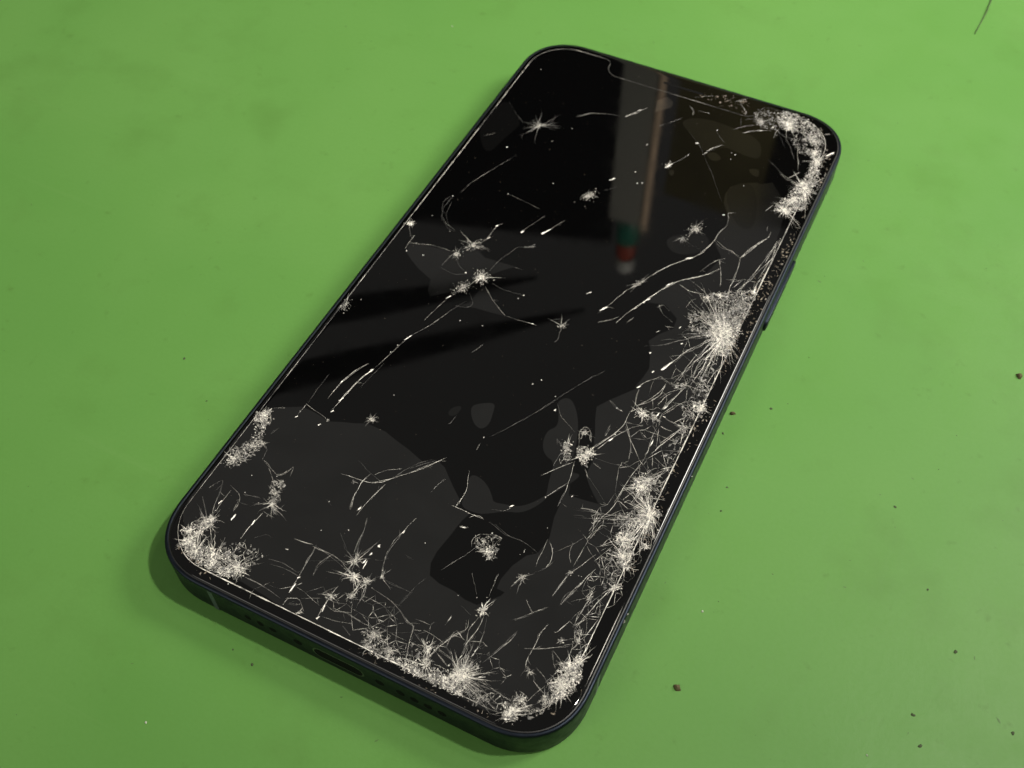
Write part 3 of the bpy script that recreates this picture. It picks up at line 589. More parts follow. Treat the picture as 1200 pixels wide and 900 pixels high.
(0.104,'m',[(8.78,-65.68),(10.22,-66.45),(11.21,-66.7)]),
(0.078,'m',[(11.74,-64.81),(11.98,-66.02),(11.79,-66.71)]),
(0.077,'m',[(13.32,-66.39),(14.52,-66.52),(15.67,-66.83)]),
(0.089,'m',[(13.34,-66.96),(14.68,-67.6),(15.67,-68.13)]),
(0.064,'f',[(13.61,-65.36),(14.72,-65.84),(15.48,-66.48)]),
(0.066,'m',[(4.31,-64.72),(5.63,-64.98)]),
(0.078,'m',[(6.08,-65.51),(6.73,-65.12)]),
(0.103,'m',[(8.94,-67.23),(10.38,-67.25),(11.02,-67.38)]),
(0.077,'m',[(7.1,-68.29),(7.05,-69.19),(7.21,-69.7)]),
(0.115,'b',[(12.87,-66.61),(13.63,-65.14),(14.27,-63.7),(15.47,-62.22)]),
(0.09,'m',[(16.44,-63.52),(15.93,-62.29)]),
(0.128,'b',[(16.51,-63.93),(16.75,-62.77),(16.94,-61.49)]),
(0.102,'m',[(16.86,-65.66),(16.65,-64.45),(16.5,-63.64)]),
(0.126,'b',[(16.73,-67.38),(16.71,-66.17),(16.86,-65.66)]),
(0.114,'b',[(18.15,-65.17),(18.33,-63.91),(18.23,-63.45),(18.89,-63.63)]),
(0.09,'m',[(18.3,-63.04),(18.08,-61.52),(18.06,-60.94)]),
(0.064,'f',[(18.89,-63.63),(19.31,-62.54)]),
(0.164,'f',[(19.95,-65.43),(20.48,-64.3),(21.07,-62.99),(21.5,-61.9),(22.2,-60.23)]),
(0.112,'b',[(20.21,-67.8),(21.36,-67.09)]),
(0.101,'m',[(22.4,-64.8),(23.6,-65.27)]),
(0.087,'m',[(23.55,-66.01),(24.05,-65.9)]),
(0.125,'m',[(24.07,-65.68),(24.51,-65.18)]),
(0.075,'m',[(20.36,-68.08),(21.58,-68.05),(23.01,-68.18),(24.49,-68.42),(26.24,-68.66)]),
(0.075,'m',[(19.93,-68.58),(21.43,-68.82),(22.59,-69.22),(23.85,-69.57)]),
(0.062,'f',[(20.08,-68.08),(21.7,-67.49),(23.92,-66.46)]),
(0.111,'b',[(19.59,-70.29),(20.0,-69.24),(20.54,-68.7),(21.37,-68.71)]),
(0.086,'m',[(20.23,-69.41),(21.13,-70.09),(21.62,-70.26),(21.86,-70.97)]),
(0.086,'m',[(21.62,-70.26),(22.54,-69.39)]),
(0.11,'m',[(24.07,-69.74),(24.6,-68.37)]),
(0.098,'m',[(24.6,-68.37),(25.42,-68.93)]),
(0.099,'m',[(19.75,-70.07),(20.37,-70.46),(20.87,-70.9)]),
(0.073,'m',[(23.43,-70.6),(23.8,-70.01),(24.78,-69.8)]),
(0.061,'f',[(22.02,-70.75),(22.95,-70.98)]),
(0.1,'m',[(21.15,-66.55),(21.93,-66.6)]),
(0.088,'m',[(13.6,-68.72),(14.78,-68.56),(15.8,-68.63)]),
(0.089,'m',[(12.52,-68.53),(12.76,-67.69),(13.2,-66.45)]),
(0.102,'m',[(12.66,-68.03),(13.54,-68.6)]),
(0.064,'m',[(13.2,-66.45),(14.52,-66.52),(15.84,-66.89)]),
(0.076,'m',[(13.41,-67.07),(14.62,-67.49),(15.67,-68.13)]),
(0.064,'f',[(14.13,-65.55),(15.48,-66.48),(16.14,-67.32)]),
(0.114,'m',[(25.49,-61.49),(25.6,-62.76),(26.08,-63.4),(27.36,-63.64),(27.87,-64.52)]),
(0.112,'b',[(27.7,-64.51),(28.7,-65.05),(29.96,-65.62)]),
(0.088,'m',[(27.19,-62.59),(28.64,-63.18),(30.5,-64.33)]),
(0.075,'m',[(25.72,-64.89),(25.95,-63.64),(25.95,-63.12)]),
(0.076,'m',[(25.49,-61.49),(25.65,-60.43),(25.58,-59.21),(25.63,-57.19)]),
(0.089,'m',[(24.43,-60.68),(25.86,-60.15),(27.59,-59.2),(28.58,-58.45),(29.95,-57.77),(30.25,-57.35)]),
(0.077,'m',[(25.86,-60.15),(26.54,-59.28)]),
(0.089,'m',[(28.24,-59.15),(29.12,-59.61),(30.26,-60.28)]),
(0.076,'m',[(28.24,-59.33),(29.18,-60.81),(29.85,-61.54)]),
(0.102,'m',[(30.15,-58.03),(30.88,-59.09)]),
(0.102,'b',[(31.82,-57.11),(32.34,-56.05),(32.65,-55.8)]),
(0.065,'m',[(31.26,-55.5),(32.34,-56.05)]),
(0.088,'m',[(29.45,-61.03),(30.3,-60.35),(31.28,-59.6)]),
(0.11,'m',[(26.98,-68.62),(27.43,-66.87)]),
(0.086,'m',[(26.27,-67.02),(26.64,-67.94),(27.44,-68.56)]),
(0.074,'f',[(24.78,-68.18),(25.98,-68.6),(26.71,-68.75)]),
(0.086,'m',[(26.57,-66.79),(27.7,-66.91)]),
(0.098,'f',[(28.16,-68.03),(28.76,-66.21),(29.57,-64.45)]),
(0.128,'f',[(21.59,-61.81),(22.09,-60.76),(22.4,-58.97)]),
(0.078,'m',[(29.78,-53.53),(30.9,-54.79),(31.03,-56.7)]),
(0.079,'f',[(20.72,-57.62),(22.74,-55.6),(24.7,-53.41)]),
(0.091,'m',[(29.4,-53.92),(29.57,-51.0),(29.75,-47.18)]),
(0.105,'m',[(30.63,-51.7),(31.1,-49.42)]),
(0.107,'m',[(24.6,-51.19),(25.26,-48.13)]),
(0.093,'m',[(26.29,-52.0),(26.82,-49.88),(27.74,-46.9)]),
(0.149,'m',[(10.52,51.1),(11.44,53.63),(13.03,55.63)]),
(0.108,'f',[(12.02,57.57),(13.46,56.57)]),
(0.175,'m',[(13.63,61.35),(15.2,63.12),(17.15,64.69)]),
(0.175,'m',[(15.64,60.95),(17.26,62.54),(18.8,63.5),(20.68,64.34)]),
(0.111,'m',[(13.77,65.44),(14.59,63.07)]),
(0.106,'f',[(22.92,55.71),(25.27,54.04),(27.72,52.0)]),
(0.146,'m',[(26.25,52.89),(28.3,52.05),(29.64,54.34),(29.77,54.87)]),
(0.152,'m',[(25.61,64.3),(27.06,62.57),(27.72,60.0),(28.75,57.65),(29.39,55.14)]),
(0.109,'f',[(23.89,63.94),(26.02,61.08),(27.72,58.09)]),
(0.109,'f',[(22.69,63.84),(24.97,60.56)]),
(0.175,'m',[(30.82,68.11),(32.61,69.24)]),
(0.234,'b',[(33.05,61.67),(34.5,63.83)]),
(0.17,'m',[(33.03,60.71),(34.22,62.73),(34.81,63.26)]),
(0.145,'m',[(34.87,55.54),(34.57,56.54),(35.42,57.66)]),
(0.159,'m',[(11.54,70.01),(12.79,71.94)]),
(0.136,'m',[(11.97,69.7),(14.24,67.72),(14.27,66.71)]),
(0.198,'m',[(21.34,65.16),(23.62,63.81),(25.08,64.03)]),
(0.152,'m',[(21.91,62.47),(21.74,64.86),(22.14,65.55)]),
(0.174,'m',[(26.66,64.82),(28.5,63.77),(28.89,61.54)]),
(0.148,'m',[(29.34,58.17),(31.09,59.28)]),
(0.154,'m',[(21.04,29.35),(22.83,27.95),(24.71,28.26),(26.71,26.99)]),
(0.17,'m',[(26.95,27.11),(27.61,29.69),(28.88,32.6),(29.98,34.4),(30.05,36.34)]),
(0.17,'m',[(19.72,24.76),(20.53,27.22),(21.04,29.35),(21.12,31.92),(21.82,33.97),(21.41,36.35),(20.77,37.34),(22.22,38.19)]),
(0.132,'m',[(26.95,27.11),(27.49,23.94),(27.5,21.56),(27.73,18.15),(28.43,15.04)]),
(0.201,'b',[(29.85,44.47),(29.71,42.2)]),
(0.159,'m',[(27.17,41.16),(28.1,43.6)]),
(0.156,'m',[(29.14,36.1),(28.96,37.5)]),
(0.146,'m',[(32.43,21.64),(32.34,23.96),(32.63,28.09),(31.74,34.23)]),
(0.163,'m',[(32.06,19.91),(31.85,22.14),(32.11,23.84)]),
(0.129,'m',[(30.45,22.23),(31.18,25.77),(32.41,29.61)]),
(0.126,'m',[(29.25,17.74),(29.73,20.31),(30.22,22.9)]),
(0.113,'m',[(31.56,27.97),(31.84,32.2)]),
(0.113,'m',[(27.18,27.51),(29.85,34.29)])]
STARS = [
((-23.25,44.35),0.88,3.29,34,'m',26,360,1.3,48),
((-23.25,44.35),0.66,4.83,26,'f',26,360,1.2,48),
((-5.4,29.75),1.41,1.81,16,'m',26,360,1.6,59),
((16.63,30.55),1.17,3.31,30,'m',26,360,1.3,63),
((15.37,27.13),0.77,4.62,26,'f',-154,139,1.0,26),
((5.41,45.2),0.84,1.89,12,'m',26,360,1.5,65),
((-19.67,7.79),1.33,3.43,26,'m',26,360,1.5,59),
((-21.46,4.26),0.94,2.64,18,'m',26,360,1.0,26),
((-14.57,1.22),1.65,4.41,34,'b',26,360,1.0,26),
((-16.42,-2.52),1.45,2.54,20,'m',26,360,1.4,65),
((-33.18,7.53),0.98,1.37,14,'b',26,360,1.0,26),
((-33.53,-15.92),0.89,1.61,14,'m',26,360,1.8,93),
((3.7,-2.83),0.7,2.96,18,'m',26,360,1.6,39),
((30.58,8.2),2.6,7.97,200,'b',117,230,1.2,79),
((30.58,8.64),1.74,4.51,80,'b',26,360,1.0,26),
((24.84,15.02),0.9,2.52,24,'b',26,360,1.0,26),
((26.73,16.65),0.72,1.81,16,'b',26,360,1.0,26),
((32.13,20.02),0.73,1.45,26,'b',26,360,1.0,26),
((29.9,8.3),1.74,10.41,60,'m',-167,122,1.0,26),
((28.95,8.71),1.04,6.97,40,'m',70,85,1.0,26),
((32.39,-8.8),1.12,1.6,60,'b',26,360,1.0,26),
((24.18,-14.24),1.11,2.23,44,'b',26,360,1.0,26),
((26.18,-14.23),0.63,1.43,16,'m',26,360,1.0,26),
((29.39,-27.39),1.34,2.97,110,'b',26,360,1.3,78),
((31.84,-22.75),0.3,1.21,12,'m',26,360,1.0,26),
((32.57,-31.61),1.3,6.07,150,'b',121,189,1.3,73),
((32.51,-31.81),1.16,2.31,60,'b',26,360,1.0,26),
((30.47,-37.73),1.41,2.82,120,'b',26,360,1.0,26),
((31.8,-40.55),1.11,3.05,70,'b',122,189,1.0,26),
((32.38,-45.92),0.81,1.35,60,'b',26,360,1.0,26),
((31.95,-33.29),1.15,7.18,60,'m',-165,63,1.0,26),
((-28.72,-64.24),0.58,3.31,50,'m',26,360,1.0,26),
((-29.19,-63.37),0.87,2.02,60,'b',26,360,1.0,26),
((-29.25,-64.42),0.72,4.6,34,'m',126,104,1.0,26),
((-30.16,-68.07),0.99,1.99,70,'b',26,360,1.0,26),
((-29.49,-65.89),0.71,2.29,50,'b',26,360,1.8,75),
((-22.15,-56.72),0.73,2.34,60,'m',26,360,1.8,111),
((-22.84,-54.71),0.59,1.48,30,'m',26,360,1.0,26),
((-29.95,-47.76),0.47,1.55,26,'m',26,360,1.0,26),
((-32.65,-52.33),0.92,1.53,50,'b',26,360,1.6,64),
((-32.9,-43.07),0.96,1.75,70,'b',26,360,1.0,26),
((-31.38,-48.97),0.62,1.55,30,'m',26,360,1.6,64),
((-5.07,-59.49),0.83,3.6,40,'m',26,360,1.0,26),
((-3.82,-61.88),1.09,3.55,60,'b',26,360,1.0,26),
((-1.62,-61.86),0.81,2.44,36,'m',26,360,1.0,26),
((-5.22,-66.15),0.8,1.34,44,'m',26,360,1.0,26),
((0.15,-60.13),0.41,1.77,14,'m',26,360,1.0,26),
((-2.46,-64.78),0.67,1.34,26,'m',26,360,1.6,92),
((-8.09,-70.45),0.4,0.79,14,'m',26,360,1.0,26),
((16.26,-58.07),0.79,1.45,70,'b',26,360,1.0,26),
((12.83,-49.41),0.69,1.25,20,'m',26,360,1.0,26),
((11.26,-47.69),0.42,1.13,12,'m',26,360,1.0,26),
((19.21,-50.59),0.54,1.36,26,'m',26,360,1.8,53),
((25.47,-46.59),0.41,0.96,12,'m',26,360,1.0,26),
((15.36,-25.97),0.92,1.69,34,'m',26,360,1.8,106),
((18.79,-26.01),1.07,1.83,50,'b',26,360,1.0,26),
((16.87,-22.12),0.78,1.25,20,'m',26,360,1.5,97),
((3.81,-68.58),0.78,2.07,60,'m',26,360,1.4,-4),
((11.8,-66.99),0.89,2.17,60,'b',26,360,1.0,26),
((3.75,-70.68),0.51,1.54,40,'m',26,360,1.0,26),
((7.27,-69.82),0.51,1.28,30,'m',26,360,1.5,-4),
((17.98,-68.55),1.75,3.74,200,'b',-14,241,1.2,-4),
((18.33,-68.95),1.0,4.73,50,'m',-33,122,1.0,26),
((17.85,-68.05),1.0,3.51,60,'m',47,90,1.0,26),
((12.4,-68.59),0.51,1.39,30,'m',26,360,1.0,26),
((26.98,-69.96),1.33,2.06,120,'b',26,360,1.3,57),
((27.57,-67.82),0.61,1.59,40,'b',26,360,1.0,26),
((31.76,-63.53),1.36,2.23,150,'b',26,360,1.4,71),
((32.2,-61.25),1.13,1.88,120,'b',26,360,1.0,26),
((32.43,-59.21),0.76,1.39,70,'b',26,360,1.5,86),
((28.72,-57.3),0.51,0.9,40,'m',26,360,1.0,26),
((31.01,-56.25),0.51,0.77,30,'m',26,360,1.4,96),
((30.26,-60.46),0.38,1.26,14,'m',26,360,1.0,26),
((30.35,-66.45),0.73,1.34,50,'m',26,360,1.0,26),
((26.62,-63.48),0.38,0.88,26,'m',26,360,2,-30),
((23.18,68.07),1.55,3.54,70,'b',26,360,1.0,26),
((31.99,59.25),1.27,3.38,70,'b',26,360,1.5,87),
((32.16,50.99),1.84,4.51,130,'b',26,360,1.6,90),
((29.43,65.7),1.09,3.04,60,'m',26,360,1.4,-51),
((18.03,65.78),0.88,2.21,40,'m',26,360,1.0,26),
((30.53,43.26),1.4,3.59,80,'b',131,213,1.0,26),
((-16.34,-35.56),0.63,1.11,36,'m',26,360,1.6,26),
((12.26,12.88),0.73,1.65,26,'m',26,360,1.8,68),
((-22.79,-38.96),0.32,0.95,12,'m',26,360,1.0,26),
((-9.59,12.31),0.38,1.33,10,'f',26,360,2,26),
((-12.56,-47.49),0.3,0.89,6,'f',26,360,1.0,26),
((17.9,66.37),0.67,2.22,26,'m',26,360,1.0,26),
((31.05,-13.76),0.47,2.52,26,'m',26,360,1.0,26),
((33.9,-37.37),0.7,2.24,40,'b',26,360,1.0,26),
((32.83,-41.99),0.55,1.92,30,'b',26,360,1.0,26),
((29.58,-49.14),0.4,1.6,20,'m',26,360,1.0,26),
((12.95,-69.32),0.63,2.02,40,'b',26,360,1.0,26),
((7.33,-70.66),0.51,1.78,30,'m',26,360,1.0,26),
((31.14,-63.17),0.74,1.74,50,'b',26,360,1.4,76),
((31.5,-60.15),0.63,1.51,40,'b',26,360,1.0,26),
((31.24,46.48),1.61,3.02,80,'b',26,360,1.5,91),
((30.97,61.61),1.28,2.56,50,'b',26,360,1.4,100),
((23.86,66.9),1.1,2.64,40,'b',26,360,1.0,26),
((-25.2,-68.26),1.12,1.96,70,'b',26,360,1.6,-4),
((-20.15,-68.68),0.96,1.79,70,'b',26,360,1.6,-4),
((-31.01,-66.48),0.86,1.72,50,'b',26,360,1.0,26),
((-23.04,-52.61),0.45,1.79,18,'m',26,360,1.0,26),
((-16.22,-35.6),0.48,0.95,14,'m',26,360,1.0,26),
((18.79,-26.01),1.07,2.29,60,'b',26,360,1.0,26),
((12.46,-49.02),0.84,1.67,40,'b',26,360,1.0,26),
((13.2,-49.8),0.55,1.25,24,'m',26,360,1.0,26),
((-27.91,-68.94),1.12,4.21,50,'b',38,130,1.0,26),
((-24.57,-69.58),1.11,4.16,50,'b',38,130,1.0,26),
((-21.85,-69.84),0.96,3.58,40,'b',38,139,1.0,26)]
ZONES = [
(1.0,'b',0.37,[(-31.0,-68.48),(-29.9,-67.1),(-27.29,-69.13),(-23.29,-69.59),(-19.98,-68.92),(-19.24,-69.99),(-21.9,-70.66),(-24.41,-70.46),(-26.86,-70.38),(-29.24,-69.76)]),
(0.42,'b',0.78,[(-29.3,-68.14),(-28.2,-66.76),(-25.89,-67.28),(-23.96,-65.5),(-21.99,-64.19),(-19.64,-64.85),(-17.68,-65.19),(-18.46,-67.04),(-19.38,-67.98),(-19.24,-69.99),(-23.12,-69.83),(-27.21,-69.9),(-29.03,-69.17)]),
(0.6,'b',0.46,[(-32.39,-66.82),(-30.96,-64.76),(-30.16,-63.16),(-28.68,-62.94),(-28.11,-64.19),(-28.86,-65.41),(-29.57,-67.11),(-30.94,-68.12)]),
(1.1,'b',0.46,[(27.44,9.29),(29.71,11.08),(32.25,12.11),(32.49,9.14),(32.45,6.08),(32.41,3.5),(30.81,3.56),(28.8,5.57),(28.4,7.56)]),
(0.5,'m',0.53,[(22.95,9.53),(25.22,11.78),(28.27,12.38),(27.99,9.56),(28.26,7.05),(26.49,5.74),(24.43,6.91)]),
(0.5,'m',0.62,[(29.1,12.79),(30.51,18.06),(32.27,20.09),(32.45,17.18),(32.52,12.25),(30.19,10.65)]),
(0.8,'b',0.41,[(31.48,3.46),(31.78,6.18),(32.08,8.94),(32.88,8.46),(32.71,5.35),(32.54,3.14)]),
(0.6,'m',0.54,[(24.64,16.31),(32.35,20.67),(32.92,14.53),(31.92,10.91),(28.4,10.21)]),
(0.8,'b',0.42,[(30.72,-8.04),(32.48,-6.97),(33.41,-9.09),(32.94,-10.69),(31.35,-9.71)]),
(0.5,'m',0.53,[(29.56,-4.57),(31.74,-3.29),(32.51,-4.13),(32.67,-6.67),(30.21,-5.88)]),
(0.5,'m',0.48,[(29.35,-9.31),(32.62,-10.65),(32.48,-11.89),(31.07,-11.42)]),
(0.45,'m',0.48,[(22.86,-13.32),(24.88,-12.91),(26.31,-13.39),(27.08,-13.78),(27.02,-15.56),(25.41,-15.0),(23.54,-14.95)]),
(0.7,'m',0.41,[(25.88,-6.39),(28.31,-4.98),(28.58,-5.67),(27.72,-6.7),(26.41,-6.95)]),
(0.4,'m',0.47,[(30.67,-14.34),(31.63,-12.89),(32.18,-15.12),(31.91,-16.39)]),
(0.9,'b',0.39,[(27.86,-26.53),(28.85,-24.96),(30.45,-25.97),(30.92,-27.88),(29.45,-29.32),(28.04,-28.77)]),
(0.4,'m',0.45,[(28.98,-23.8),(30.95,-25.0),(32.42,-24.99),(32.51,-27.45),(31.17,-27.76)]),
(1.1,'b',0.36,[(30.52,-32.62),(32.04,-30.66),(33.61,-30.58),(33.04,-32.41),(32.12,-33.71),(30.97,-35.81),(30.37,-35.77)]),
(0.9,'b',0.37,[(29.05,-37.1),(30.37,-35.77),(32.02,-36.97),(31.77,-38.43),(29.93,-39.17),(29.17,-38.38)]),
(0.45,'m',0.46,[(27.67,-34.2),(30.28,-32.05),(31.48,-32.84),(30.44,-35.23),(28.81,-36.54)]),
(0.7,'b',0.42,[(29.75,-39.75),(32.18,-38.05),(32.91,-40.49),(32.2,-41.49),(30.92,-41.15)]),
(0.4,'m',0.43,[(31.95,-33.29),(33.99,-32.62),(34.99,-35.83),(34.05,-35.63),(32.65,-34.3)]),
(0.4,'m',0.41,[(28.91,-42.79),(29.27,-40.65),(30.34,-40.12),(30.67,-41.92)]),
(0.7,'b',0.36,[(30.71,-40.32),(32.67,-39.35),(33.02,-41.89),(32.14,-42.59),(30.21,-40.84)]),
(0.6,'m',0.42,[(1.89,-68.79),(3.71,-67.44),(7.14,-69.59),(8.24,-70.5),(6.69,-71.27),(4.38,-71.25),(2.54,-70.1)]),
(0.9,'b',0.33,[(7.89,-70.39),(10.52,-69.52),(13.58,-70.45),(17.4,-71.09),(16.19,-71.41),(12.88,-71.21),(9.83,-71.3)]),
(0.35,'m',0.45,[(8.78,-67.46),(11.56,-66.82),(13.59,-68.43),(12.76,-69.99),(10.24,-69.52)]),
(1.1,'b',0.29,[(16.14,-70.03),(16.47,-68.59),(17.55,-67.48),(19.17,-67.39),(19.48,-68.52),(19.47,-70.07),(19.56,-71.28),(18.07,-71.04),(16.84,-70.81)]),
(0.6,'b',0.38,[(13.11,-70.11),(14.18,-69.0),(16.11,-69.47),(17.35,-71.26),(15.41,-71.24)]),
(0.5,'m',0.38,[(17.37,-67.14),(19.66,-65.14),(19.93,-66.73),(19.29,-67.62),(18.17,-67.6)]),
(0.4,'m',0.37,[(19.02,-69.73),(21.77,-69.21),(24.24,-69.79),(23.38,-70.77),(21.64,-71.08),(19.94,-70.95)]),
(1.1,'b',0.29,[(25.39,-69.4),(26.12,-68.88),(27.7,-69.1),(28.03,-70.1),(27.83,-71.02),(26.33,-71.27)]),
(0.6,'m',0.37,[(26.37,-67.39),(27.77,-66.88),(28.56,-67.83),(27.7,-69.1),(26.78,-68.88)]),
(1.1,'b',0.3,[(29.7,-63.69),(30.91,-62.4),(32.58,-62.44),(33.29,-63.29),(32.53,-65.2),(31.26,-66.66),(30.76,-64.54)]),
(1.1,'b',0.3,[(30.26,-61.34),(31.62,-59.61),(33.35,-59.8),(33.79,-61.5),(32.91,-62.45),(31.18,-62.27)]),
(0.8,'b',0.33,[(31.55,-59.82),(31.84,-57.91),(32.58,-57.72),(33.16,-59.37),(32.48,-60.06)]),
(0.6,'m',0.37,[(29.62,-65.96),(30.62,-65.29),(31.79,-66.4),(30.72,-68.27),(29.8,-69.39),(30.07,-67.59)]),
(0.35,'m',0.36,[(27.7,-69.1),(29.55,-67.85),(30.33,-68.13),(29.41,-69.59),(28.23,-70.17)]),
(0.7,'b',0.67,[(19.36,70.25),(21.91,72.03),(26.51,71.24),(29.97,68.93),(31.79,65.88),(30.73,63.41),(26.12,66.53),(22.0,65.98)]),
(0.9,'b',0.58,[(20.87,69.47),(24.62,71.33),(24.66,67.3),(22.79,66.38)]),
(1.0,'b',0.51,[(30.12,48.17),(31.17,53.24),(31.22,59.82),(32.79,61.54),(33.47,55.31),(33.39,48.89)]),
(0.5,'m',0.67,[(15.44,68.83),(19.21,70.7),(21.6,65.29),(18.54,64.27),(16.74,65.9)]),
(0.4,'m',0.77,[(25.06,66.01),(28.9,65.43),(31.77,63.93),(32.51,60.46),(30.7,59.56),(28.11,60.19),(25.74,62.89)]),
(0.4,'m',0.62,[(33.58,53.98),(34.99,55.13),(35.54,50.4),(33.77,49.53)]),
(0.9,'b',0.53,[(29.86,47.14),(33.39,48.89),(33.96,45.18),(31.82,42.81),(28.6,42.09),(28.85,44.86)]),
(0.8,'b',0.42,[(-34.5,-43.08),(-32.62,-41.1),(-31.12,-44.01),(-33.44,-44.63)]),
(0.6,'m',0.46,[(-34.36,-51.19),(-30.34,-47.19),(-29.57,-48.32),(-30.89,-52.93),(-32.96,-54.44)]),
(0.5,'m',0.45,[(-24.93,-52.89),(-22.64,-52.72),(-20.34,-58.13),(-22.1,-58.08)]),
(0.5,'m',0.39,[(29.26,-53.59),(30.01,-53.62),(31.04,-55.11),(30.73,-56.85)]),
(0.25,'c',0.42,[(33.05,-38.78),(33.0,-35.15),(33.59,-35.19),(34.0,-38.31),(33.73,-40.41),(33.13,-41.03)]),
(0.45,'c',0.36,[(32.73,-42.3),(33.64,-39.96),(34.88,-40.7),(34.54,-43.28),(33.18,-43.95)]),
(0.3,'c',0.45,[(33.68,7.99),(33.35,12.66),(33.16,18.91),(34.56,19.6),(34.59,13.27),(34.77,8.53),(34.83,4.7),(33.09,4.26)]),
(0.25,'c',0.48,[(32.86,22.56),(33.84,32.61),(35.39,35.11),(35.02,24.18),(35.18,15.65),(34.44,10.11)]),
(0.4,'c',0.33,[(1.45,-71.67),(3.58,-71.35),(7.01,-72.55),(10.63,-72.19),(14.56,-72.22),(14.14,-72.71),(10.79,-72.96),(6.79,-72.66),(1.8,-72.24)]),
(0.4,'c',0.32,[(12.01,-72.64),(15.33,-72.11),(18.87,-72.03),(17.97,-72.89),(14.26,-72.93),(12.25,-73.08)]),
(0.35,'c',0.37,[(-31.53,-68.41),(-29.15,-69.88),(-26.04,-70.63),(-22.36,-70.9),(-22.95,-71.83),(-25.82,-71.8),(-29.0,-70.95),(-30.87,-69.74)]),
(0.3,'c',0.29,[(31.38,-68.28),(32.24,-67.35),(32.74,-68.43),(31.56,-69.35)]),
(0.22,'c',0.29,[(20.38,-71.52),(26.07,-71.66),(26.97,-72.56),(24.57,-73.08),(20.32,-72.69)]),
(0.5,'c',0.3,[(33.69,-62.75),(34.5,-62.01),(34.87,-63.19),(34.27,-63.32)]),
(0.3,'c',0.52,[(31.77,63.93),(34.51,64.8),(35.74,54.59),(35.03,50.15),(33.5,57.18)]),
(0.2,'c',0.54,[(19.32,72.3),(24.21,72.65),(29.18,70.54),(31.68,68.29),(31.41,67.17),(26.51,71.24)]),
(0.3,'c',0.39,[(32.8,-7.01),(34.36,-6.24),(34.82,-9.18),(34.15,-10.68),(33.16,-8.82)]),
(0.35,'c',0.5,[(3.31,68.78),(9.78,72.3),(12.97,71.98),(14.61,67.19),(7.66,67.47)]),
(0.15,'c',0.37,[(32.52,-14.95),(33.37,-7.72),(35.75,-8.39),(35.13,-16.31)]),
(0.3,'c',0.46,[(33.31,34.59),(34.1,46.57),(35.33,46.3),(35.0,34.59),(34.68,23.54),(34.58,18.08),(33.67,18.39)]),
(0.2,'m',1.34,[(31.48,32.43),(32.38,11.73),(33.68,-8.56),(33.94,-28.85),(32.57,-47.66),(32.3,-58.31),(27.3,-59.32),(24.86,-38.5),(23.38,-17.56),(23.11,2.76),(26.44,20.24)]),
(0.18,'m',0.95,[(-16.83,-68.96),(1.4,-69.18),(18.57,-69.39),(25.68,-67.27),(25.64,-61.6),(17.77,-62.57),(-1.01,-62.71)]),
(0.12,'m',0.75,[(27.24,-26.84),(33.42,-23.78),(34.79,-45.0),(31.8,-54.14),(27.86,-48.43)]),
(0.34,'m',0.91,[(31.52,21.82),(32.13,13.39),(31.24,6.78),(32.02,-7.4),(32.28,-16.97),(31.86,-25.45),(30.33,-25.31),(30.41,-14.08),(29.84,-2.38),(29.22,7.96),(29.18,18.09)]),
(0.34,'m',0.74,[(31.84,-27.25),(32.75,-35.94),(32.64,-43.21),(32.35,-47.14),(30.85,-47.57),(29.74,-41.07),(30.02,-34.24),(29.94,-29.07)]),
(0.3,'m',0.67,[(32.57,-47.66),(32.46,-55.01),(33.06,-58.8),(32.32,-64.27),(29.5,-63.98),(30.52,-59.19),(30.22,-54.92),(30.73,-48.57)]),
(0.3,'m',0.65,[(0.41,-69.97),(9.64,-70.96),(18.18,-71.26),(24.2,-71.05),(29.26,-69.09),(27.64,-67.42),(22.19,-68.44),(15.53,-68.91),(7.82,-67.79),(1.69,-67.23)]),
(0.9,'b',0.37,[(-31.0,-68.48),(-29.99,-67.65),(-27.91,-68.94),(-25.62,-69.44),(-23.29,-69.59),(-20.45,-69.15),(-20.73,-70.09),(-22.78,-70.3),(-24.84,-70.52),(-26.86,-70.38),(-28.74,-70.01)]),
(0.5,'b',0.56,[(-27.91,-68.94),(-26.31,-67.16),(-24.58,-65.97),(-22.37,-66.86),(-20.65,-67.96),(-21.48,-69.02),(-23.46,-69.35),(-25.79,-69.2)]),
(0.6,'b',0.48,[(-34.71,-43.44),(-32.66,-41.38),(-31.73,-43.79),(-30.42,-47.73),(-31.49,-50.77),(-32.55,-53.75),(-33.47,-53.72),(-32.94,-49.99),(-32.21,-47.1)]),
(1.2,'b',0.29,[(13.23,-70.33),(15.0,-69.74),(16.56,-69.54),(19.53,-70.18),(19.56,-71.28),(18.07,-71.04),(16.68,-71.03),(15.07,-71.12)]),
(1.0,'b',0.31,[(3.31,-70.9),(5.27,-70.81),(7.13,-71.05),(8.81,-70.51),(11.22,-70.76),(13.95,-71.11),(12.95,-71.33),(10.34,-71.19),(8.28,-71.06),(6.11,-71.27),(4.38,-71.25)]),
(0.3,'c',0.45,[(32.87,28.21),(33.38,14.46),(33.81,-0.41),(32.22,-1.2),(31.89,10.38),(31.41,25.08)]),
(0.22,'c',0.36,[(33.06,-6.88),(34.01,-25.29),(34.37,-37.14),(32.95,-37.84),(32.19,-24.39),(31.74,-9.52)]),
(0.8,'b',0.46,[(16.98,-25.17),(19.48,-23.93),(20.27,-25.72),(19.43,-27.85),(17.95,-27.73)]),
(0.6,'b',0.46,[(14.12,-25.26),(15.68,-24.71),(16.78,-28.3),(15.48,-29.37)]),
(0.5,'b',0.56,[(9.41,-47.82),(11.81,-46.05),(13.32,-46.28),(13.89,-49.46),(12.44,-49.99),(10.35,-49.3)])]
